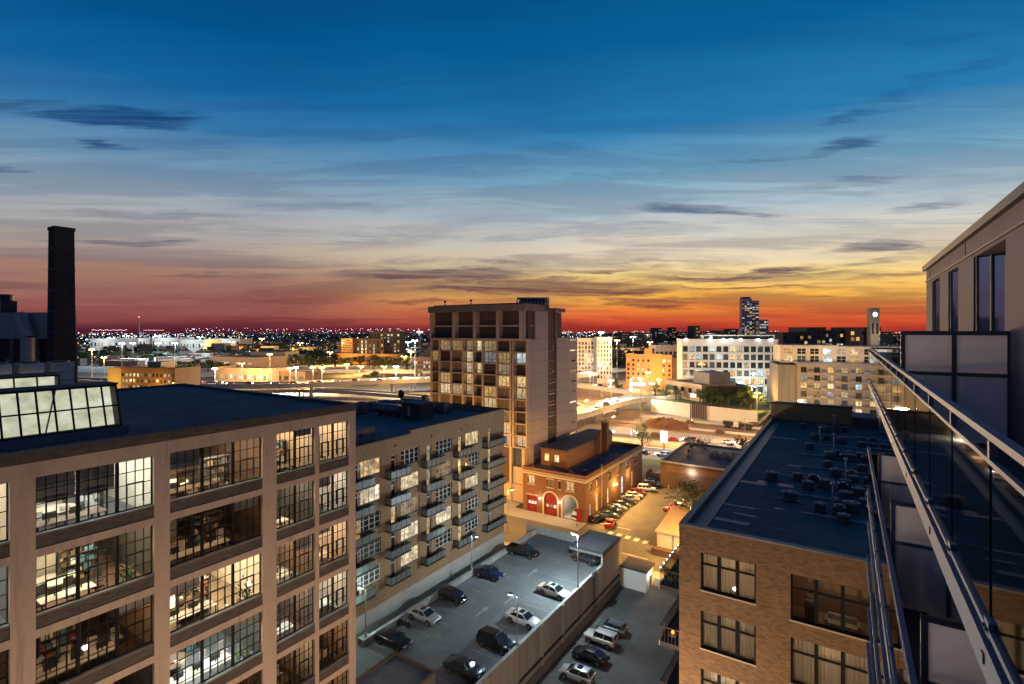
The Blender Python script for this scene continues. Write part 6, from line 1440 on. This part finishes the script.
# construction trucks
for i, (px, py, lab) in enumerate([(733, 428, 'dark dump truck parked on the haul road'), (743, 429.5, 'white cab truck parked behind the dark dump truck')]):
    x_, y_, _ = G(px, py); t_ = thing('dump_truck', lab, 'truck', (x_, y_, .05), math.radians(-4+180*i))
    MB().box(1.6, 3.6, -1.2, 1.2, .8, 3.0).box(2.0, 3.65, -1.1, 1.1, 1.9, 2.7, 1).build('cab', ['paint_white' if i else 'paint_gray', 'auto_glass'], t_, local=True)
    m_ = MB(); m_.add([(-3.6, -1.2, 1.2), (1.3, -1.2, 1.2), (1.3, 1.2, 1.2), (-3.6, 1.2, 1.2), (-4.0, -1.3, 2.7), (1.4, -1.3, 2.7), (1.4, 1.3, 2.7), (-4.0, 1.3, 2.7)], [(3, 2, 1, 0), (0, 1, 5, 4), (1, 2, 6, 5), (2, 3, 7, 6), (3, 0, 4, 7), (4, 5, 6, 7)]); m_.build('dump_bed', 'dark_metal', t_, local=True)
    for sx in (-2.8, -1.6, 2.5):
        for sy in (-1.05, 1.05): MB().cyl((sx, sy-.15, .5), (sx, sy+.15, .5), .5, n=14).build('wheel', 'rubber', t_, local=True)
# crane-like conveyor near the wall end
t_ = thing('work_crane', 'spindly lattice crane arm leaning at the end of the white wall', 'crane', G(762, 428))
m_ = MB(); 
for s in (-.6, .6):
    m_.cyl((-3, s, 0), (6, s, 9.5), .12, n=4); m_.cyl((-2, s, 1.9), (7, s, 11), .1, n=4)
for i in range(8): f = i/8; m_.cyl((-3+9*f, -.6, 9.5*f), (-2+9*f, .6, 1.9+9.1*f), .07, n=4); m_.cyl((-3+9*f, .6, 9.5*f), (-2+9*f+1, -.6, 2.5+9.1*f), .07, n=4)
m_.build('lattice_arm', 'gray_metal', t_, local=True); MB().box(-5, -2, -1.3, 1.3, 0, 2.4).build('crane_body', 'brown_building', t_, local=True)
t_.rotation_euler = (0, 0, math.radians(30))
# ================================================================== trees
def crown_mesh(key, n, r, h, ls, mat, seed, sparse=1.0):
    def f():
        q = random.Random(seed); m_ = MB(); cl = []
        for i in range(max(7, int(16*sparse))):
            th = q.uniform(0, 6.283); rr = r*math.sqrt(q.random())*.85; zz = q.uniform(.12, .95); sh = math.sqrt(max(.05, 1-abs(zz-.45)**2*2.6))
            cl.append((Vector((rr*sh*math.cos(th), rr*sh*math.sin(th), h*zz)), q.uniform(.22, .42)*r))
        for i in range(n):
            c, cr = q.choice(cl); v = Vector((q.gauss(0, 1), q.gauss(0, 1), q.gauss(0, .8))).normalized()*cr*q.random()**.4; p = c+v
            d = Vector((q.gauss(0, 1), q.gauss(0, 1), q.gauss(0, 1))).normalized()*ls*q.uniform(.6, 1.3); e = d.orthogonal().normalized()*ls*.45
            m_.add([p-d, p+e, p+d, p-e], [(0, 1, 2, 3)])
        return m_.mesh('crown', [mat]), cl
    return cached(('crown', key), f)
def tree(label, x, y, z, H_, r, mat='leaf_dark', group=None, n=900, ls=.3, seed=1, sparse=1.0, name='tree'):
    t_ = thing(name, label, 'tree', (x, y, z), R.uniform(0, 6), group)
    me, cl = crown_mesh((mat, seed, n, ls), n, 4.0, 6.0, ls, mat, seed, sparse)
    c = link('crown', me, t_, (0, 0, H_*.28)); c.scale = (r/4, r/4, H_*.72/6)
    def tr():
        m_ = MB(); m_.cyl((0, 0, 0), (0, 0, .5), .06, .035, n=7)
        for p, cr in cl[:9]: q = Vector((p.x/4*.45, p.y/4*.45, .28+.72*p.z/6)); m_.cyl((0, 0, .2+.2*p.z/6), q, .022, .006, n=5)
        return m_.mesh('trunk', ['bark'])
    k = link('trunk', cached(('trunk', mat, seed), tr), t_); k.scale = (r*2, r*2, H_)
    return t_
tree('leafy street tree reaching over the cars beside the tan brick building', -27.0, 112.5, 0, 9.5, 5.6, 'leaf_olive', None, 1500, .26, 3, 1.6)
x_, y_, _ = G(642, 451); tree('slender young tree near the roadside sign', x_, y_, 0, 9.5, 3.4, 'leaf_dark', None, 420, .34, 5)
x_, y_, _ = G(700, 466); tree('round bushy tree behind the restaurant roof', x_, y_, 0, 9.0, 4.0, 'leaf_green', None, 900, .3, 6)
x_, y_, _ = G(742, 468); tree('olive tree behind the restaurant at its right end', x_, y_, 0, 9.5, 4.2, 'leaf_olive', None, 700, .3, 7)
tl = [(667, 397, 7, 'first green tree from the left above the white wall'), (676, 399, 8, 'second green tree from the left above the white wall'), (700, 402, 7, 'bright low tree before the pale concrete block'), (712, 404, 8.5, 'full green tree in the middle above the white wall'), (728, 406, 6, 'small shrub like tree right of the middle above the wall'), (741, 407, 8, 'dark tree before the storage hall'), (751, 408, 11, 'large dark tree at the right end of the white wall'), (757, 409, 9, 'tree beside the amber lamp at the wall end'), (655, 396, 7.5, 'tree next to the small lamps left of the wall'), (721, 405, 5, 'low bush between trees above the wall')]
for i, (px, py, h, lab) in enumerate(tl):
    x_, y_, _ = G(px, py+1, 5.6); tree(lab, x_, y_, 5.5, h, h*.55, ['leaf_green', 'leaf_dark'][i % 3 == 1 or i == 6], 'trees above the white retaining wall', 700, .38, 11+i % 3)
gtree = 'trees of the western districts'
x0 = 0
tp = [(258, 371, 9), (270, 367, 12), (283, 369, 10), (296, 366, 13), (309, 367, 12), (322, 368, 13), (335, 367, 14), (347, 369, 12), (360, 367, 14), (374, 370, 15), (385, 368, 12), (396, 371, 14), (407, 369, 13), (418, 372, 10), (186, 371, 10), (197, 372, 12), (208, 371, 11), (220, 372, 11), (230, 371, 9), (178, 370, 9), (368, 384, 8), (375, 383.5, 9), (84, 362, 12), (95, 364, 12), (107, 361, 13), (118, 362, 14), (128, 360, 13), (160, 361, 10), (148, 360, 12), (606, 366, 12), (617, 368, 11), (627, 366, 12), (580, 366, 10), (616, 388, 6), (620, 394, 6), (250, 362, 14), (262, 360, 14), (276, 361, 15), (300, 359, 14), (318, 360, 14), (402, 362, 14)]
posn = ['beside the ramp', 'near the halls', 'by the street', 'at the yard edge', 'behind the viaduct']
for i, (px, py, h) in enumerate(tp):
    x_, y_, _ = G(px, py); tree('broad dark tree among those behind the viaduct', x_, y_, 0, h, h*.62, ['leaf_dark', 'leaf_green', 'leaf_olive'][i % 3], gtree, 500, .62, 21+i % 3)
# distant woods, city and lights: uncountable masses
q = random.Random(5); mb = MB()
for i in range(2600):
    D = 700*math.exp(q.uniform(0, 1.9)); px = q.uniform(60, 940); x_, y_, _ = PD(px, D); s = q.uniform(5, 11)
    M = Matrix.Translation((x_, y_, q.uniform(2, 6))) @ Matrix.Rotation(q.uniform(0, 6), 4, 'Z')
    v = [Vector((q.uniform(.6, 1.1)*s*math.cos(a), q.uniform(.6, 1.1)*s*math.sin(a), q.uniform(-3, 3))) for a in [k*1.047 for k in range(6)]]+[Vector((q.uniform(-2, 2), q.uniform(-2, 2), q.uniform(4, 7)))]
    mb.add(v, [(k, (k+1) % 6, 6) for k in range(6)], 0, False, M)
tag(mb.build('distant_woods', 'leaf_dark'), 'dark wooded flats spreading to the horizon', 'woods', kind='stuff')
mb = MB()
for i in range(1500):
    D = 620*math.exp(q.uniform(0, 2.1)); px = q.uniform(50, 950); x_, y_, _ = PD(px, D)
    M = Matrix.Translation((x_, y_, 0)) @ Matrix.Rotation(q.choice((TH, TH+.1, -.3, .5)), 4, 'Z'); w_, d_, h_ = q.uniform(8, 34), q.uniform(8, 24), q.uniform(4, 11)*(1.8 if q.random() < .06 else 1)
    mb.box(-w_/2, w_/2, -d_/2, d_/2, 0, h_, q.choice((0, 0, 1, 1, 2, 3)), M=M)
tag(mb.build('distant_city', ['dark_building', 'brown_building', 'gray_building', 'cream_wall']), 'low city roofs stretching to the horizon', 'city', kind='stuff')
for nm, col, st in (('dot_white', (.92, .96, 1), 5), ('dot_warm', (1, .8, .55), 4.5), ('dot_amber', (1, .48, .12), 5), ('dot_pink', (1, .7, .66), 4), ('dot_blue', (.6, .8, 1), 6)): emis(nm, col, st)
mb = MB()
def dot(px, D, z, r, mi):
    x_, y_, _ = PD(px, D); mb.add([(x_-r, y_, z), (x_+r, y_, z), (x_, y_-r, z), (x_, y_+r, z), (x_, y_, z-r), (x_, y_, z+r)], [(0, 2, 5), (2, 1, 5), (1, 3, 5), (3, 0, 5), (2, 0, 4), (1, 2, 4), (3, 1, 4), (0, 3, 4)], mi)
for i in range(2300):
    py = 333+ (q.random()**1.7)*34; D = 42*512/(py-331); px = q.uniform(70, 940); bright = q.random()
    if 430 < px < 556 and D > 140: continue
    z = q.uniform(4, 12); r = D/512*(q.uniform(.06, .22) if bright < .9 else q.uniform(.25, .42))
    left = px < 430
    k = q.choices((0, 1, 2, 4), (5, 4, 2, 2) if py < 345 else (2, 4, 6, .6))[0]
    dot(px, D, z, r, k)
for i in range(520):  # dense bright yards at left
    px = q.choice((q.uniform(78, 250), q.gauss(165, 35))); py = q.uniform(334.5, 349); D = 42*512/(py-331); dot(px, D, q.uniform(3, 14), D/512*q.uniform(.12, .4), q.choices((0, 1, 4, 2), (6, 2, 4, 1))[0])
for i in range(34): dot(92+i*1.05, 3400, 48+2*math.sin(i), 1.7, 3)
for i in range(18): dot(144+i*1.15, 3400, 47, 1.6, 3)
for i in range(150):
    px = q.uniform(180, 430); dot(px, 4200, q.uniform(38, 62)+(6 if q.random() < .2 else 0), q.uniform(1.0, 2.6), q.choice((0, 3, 3, 0, 4, 1)))
for i in range(90): dot(q.uniform(560, 900), 3800, q.uniform(26, 42), q.uniform(.9, 2.2), q.choice((0, 1, 4)))
for i in range(40): dot(q.uniform(556, 600), q.uniform(900, 1500), q.uniform(28, 40), q.uniform(.4, .9), q.choice((0, 4)))
tag(mb.build('distant_lights', ['dot_white', 'dot_warm', 'dot_amber', 'dot_pink', 'dot_blue']), 'countless white and amber lights of the far city', 'city lights', kind='stuff')
# low lit white sheds in the left bright zone
for i, (a, b_, yt, D) in enumerate([(90, 118, 339, 1100), (119, 150, 338.5, 1200), (152, 178, 338, 1150), (180, 204, 340, 1000), (206, 240, 339, 1250)]):
    o_, w_, h_ = fb('freight_shed', f'{ORD[i] if i else "leftmost"} long pale freight shed under yard floodlights at left'.replace('second', 'second from left').replace('third', 'middle').replace('fourth', 'fourth from left').replace('fifth', 'rightmost'), a, b_, yt, D, None, 60, 'white_wall', 8, 1, 'pane_far', base=.3, top=.2, group='freight sheds under the yard lights', ww=.5)
    light(o_, wm(o_) @ Vector((w_*.5, -34, 26)), (.8, .93, 1), 60000, 1.5)
# floodlight masts and sodium masts
gm = 'highway light masts'
def mast(label, px, D, ytop, kind, power, r=1.0, heads=2):
    x_, y_, _ = PD(px, D); h = ZY(ytop, D)
    t_ = thing('light_mast', label, 'light mast', (x_, y_, 0), TH, gm)
    pr = max(.2, D/512*.22)
    MB().cyl((0, 0, 0), (0, 0, h), pr, pr*.6, n=6).build('pole', 'gray_metal', t_, local=True)
    w_ = D/512*2.2*r
    m_ = MB(); m_.cyl((-w_, 0, h), (w_, 0, h), pr*.5, n=5); m_.build('crossarm', 'gray_metal', t_, local=True)
    mt = {'s': 'lamp_sodium', 'w': 'lamp_white', 'c': 'lamp_cool'}[kind]
    for i in range(heads): MB().ball((-w_+2*w_*i/max(1, heads-1), -.2, h-.4), D/512*.62*r, n=4, sz=.6).build('bulb', mt, t_, local=True)
    power *= 1.7 if 270 < D < 700 else 1.25
    if power: light(t_, (x_, y_, h-max(1.5, D/512*1.2)), {'s': SOD, 'w': WHT, 'c': (.8, .95, 1)}[kind], power, 1.0)
ML = [('leftmost sodium mast beside the chimney', 92, 420, 349, 's', 90000), ('sodium mast left of the yellow depot', 104, 400, 357, 's', 90000), ('pale white mast behind the yellow depot', 122, 480, 343, 'c', 50000),
 ('brilliant white mast above the freight sheds', 175, 620, 343, 'c', 90000), ('white mast at the left freight shed', 133, 640, 343, 'c', 90000), ('white mast between two freight sheds', 158, 760, 343, 'c', 60000), ('white yard mast in the right of the sheds', 204, 700, 344, 'c', 60000),
 ('amber mast right of the rounded hall', 270, 400, 354, 's', 70000), ('amber mast in front of the trees', 313, 330, 367, 's', 50000), ('second amber lamp mast in front of the trees', 322, 345, 367, 's', 30000), ('small amber mast under the orange podium', 347, 480, 364, 's', 60000), ('amber mast right of the podium trees', 361, 500, 366, 's', 50000), ('amber mast near the viaduct middle', 384, 430, 366, 's', 50000),
 ('tall white mast left of the apartment tower', 415, 360, 340, 'c', 42000), ('shorter amber mast left of the apartment tower', 411, 330, 351, 's', 42000), ('white mast far behind the left tower edge', 420, 640, 331.5, 'w', 10000),
 ('tall sodium mast at the interchange', 617, 380, 340, 's', 70000), ('slim white mast right of the sodium mast', 633, 400, 336.5, 'c', 30000), ('white mast over the apartment slabs', 601, 430, 332, 'w', 30000), ('sodium mast over the orange lit ramp', 590, 300, 372, 's', 30000),
 ('dark post with a lamp before the retaining wall', 641, 235, 378, 's', 26000), ('amber lamp among trees at the wall end', 757, 232, 392, 's', 14000), ('amber lamp left of the wall trees', 659, 300, 379, 's', 14000), ('second amber lamp left of the wall trees', 652, 300, 383, 'w', 9000), ('sodium mast beyond the expressway works', 800, 190, 400, 's', 30000),
 ('amber lamp near the gold terminal', 242, 390, 363, 's', 40000), ('amber lamp right of the gold terminal', 290, 380, 368, 's', 40000), ('white lamp mast over the left viaduct', 215, 350, 368, 'w', 60000), ('white lamp mast over the middle of the left viaduct', 296, 352, 367, 'w', 60000), ('white lamp mast at the right of the left viaduct', 396, 350, 366, 'w', 60000), ('cool lamp mast over the broad right ramp', 611, 262, 380, 'w', 42000), ('amber lamp over the city street', 330, 620, 352, 's', 60000), ('amber lamp beside the dark office', 404, 560, 356, 's', 60000), ('warm mast by the orange building', 648, 350, 372, 's', 20000), ('cool lamp at the lit lobby of the white office block', 752, 280, 386, 'c', 8000)]
dn = ['beyond the freight sheds', 'behind the rounded hall', 'left of the far woods', 'in the middle of the far woods', 'behind the dark office', 'near the far yards', 'past the black office slab', 'behind the apartment slabs', 'behind the orange building', 'beyond the white office block', 'beyond the warehouses', 'far behind the tall glass tower', 'left of the radio mast', 'right of the radio mast']
for i, (px, D, yt, k, p) in enumerate([(112, 1500, 338, 'c', 900000), (232, 1000, 342, 's', 420000), (262, 1500, 338.5, 's', 700000), (300, 1000, 343, 's', 420000), (372, 1300, 340, 's', 600000), (200, 1700, 337, 'c', 900000), (408, 1000, 342, 'c', 400000), (592, 1000, 342, 's', 420000), (650, 900, 342, 's', 350000), (716, 1200, 336, 'w', 400000), (838, 1200, 336, 'w', 400000), (772, 1500, 335, 'w', 500000), (126, 2200, 336, 'c', 1400000), (158, 2200, 336, 'c', 1400000)]):
    ML.append((f'added far floodlight mast {dn[i]}', px, D, yt, k, p))  # these masts are added to carry fill light over the distant city
for l_, px, D, yt, k, p in ML: mast(l_, px, D, yt, k, p)
# construction area lamps on the near side of the works
for i, (px, py, h, c, k, p) in enumerate([(690, 452, 11, SOD, 'sodium', 15000), (612, 447, 11, SOD, 'sodium', 15000), (745, 452, 11, (1, .8, .6), 'sodium', 14000), (585, 425, 11, SOD, 'sodium', 12000)]):
    x_, y_, _ = G(px, py); post(f'expressway lamp post {["behind the restaurant", "behind the fire station chimneys", "beyond the brick building parapet", "beside the tower side wall"][i]}', x_, y_, 0, h, 1.5, 90, c, p*1.7, 'expressway lamp posts', head=k)
# traffic with its lamps on
def lit_car(label, p, q, lane, style, col, f, towards):
    a, b_ = Vector(p), Vector(q); d = (b_-a).normalized(); n = Vector((-d.y, d.x, 0)).normalized(); c = a+(b_-a)*f+n*lane
    if towards: d = -d
    c_ = car(label, c.x, c.y, c.z+.02, math.degrees(math.atan2(d.y, d.x)), style, col, 'traffic on the roads', 'moving_car')
    L = ST[style][0]
    for sy in (-.6, .6):
        MB().ball((L/2+.02, sy, .75), .2, n=4).build('lit_headlight', 'lamp_white', c_, local=True); MB().ball((-L/2-.02, sy, .85), .16, n=4).build('lit_tail_light', 'lamp_red', c_, local=True)
PTH = [(G(180, 383.5, 9), G(270, 384.5, 9), 'left part of the viaduct'), (G(270, 384.5, 9), G(350, 381.5, 9), 'middle part of the viaduct'), (G(350, 381.5, 9), G(432, 378.5, 9), 'right part of the viaduct'), (G(585, 411, 6), G(630, 399, 6.5), 'broad right ramp'), (G(600, 432, .05), G(760, 448, .05), 'expressway'), (G(575, 447, .06), G(700, 459, .06), 'frontage road'), (G(590, 385.5, 7), G(612, 389, 5), 'orange lit ramp'), (G(260, 373.6, 5), G(400, 371.2, 6), 'upper pale ramp')]
cls_ = ['white', 'black', 'silver', 'gray', 'red', 'blue']; sts = ['sedan', 'suv', 'hatch']
wq = ['first', 'second', 'third', 'fourth', 'fifth']
for i, (p, q_, nm) in enumerate(PTH):
    for j in range(5 if i < 3 or i == 4 else 3):
        col = cls_[(i*2+j) % 6]
        lit_car(f'{col} car with its lamps on, {wq[j]} along the {nm}', p, q_, -3+2.4*((i+j) % 3) if i not in (5, 6) else -1.2+2.4*(j % 2), sts[(i+j) % 3], col, (j+.35+.25*((i*j) % 3))/5.6 if i < 3 or i == 4 else (j+.4)/3.3, (i+j) % 2)
# spare lamp for the lit parking end near the enclosure
post('cool lamp post at the back of the station lot by the wooden enclosure', -37.5, 141.5, 0, 7.0, .6, -90, COOL, 1500, None, head='cool')
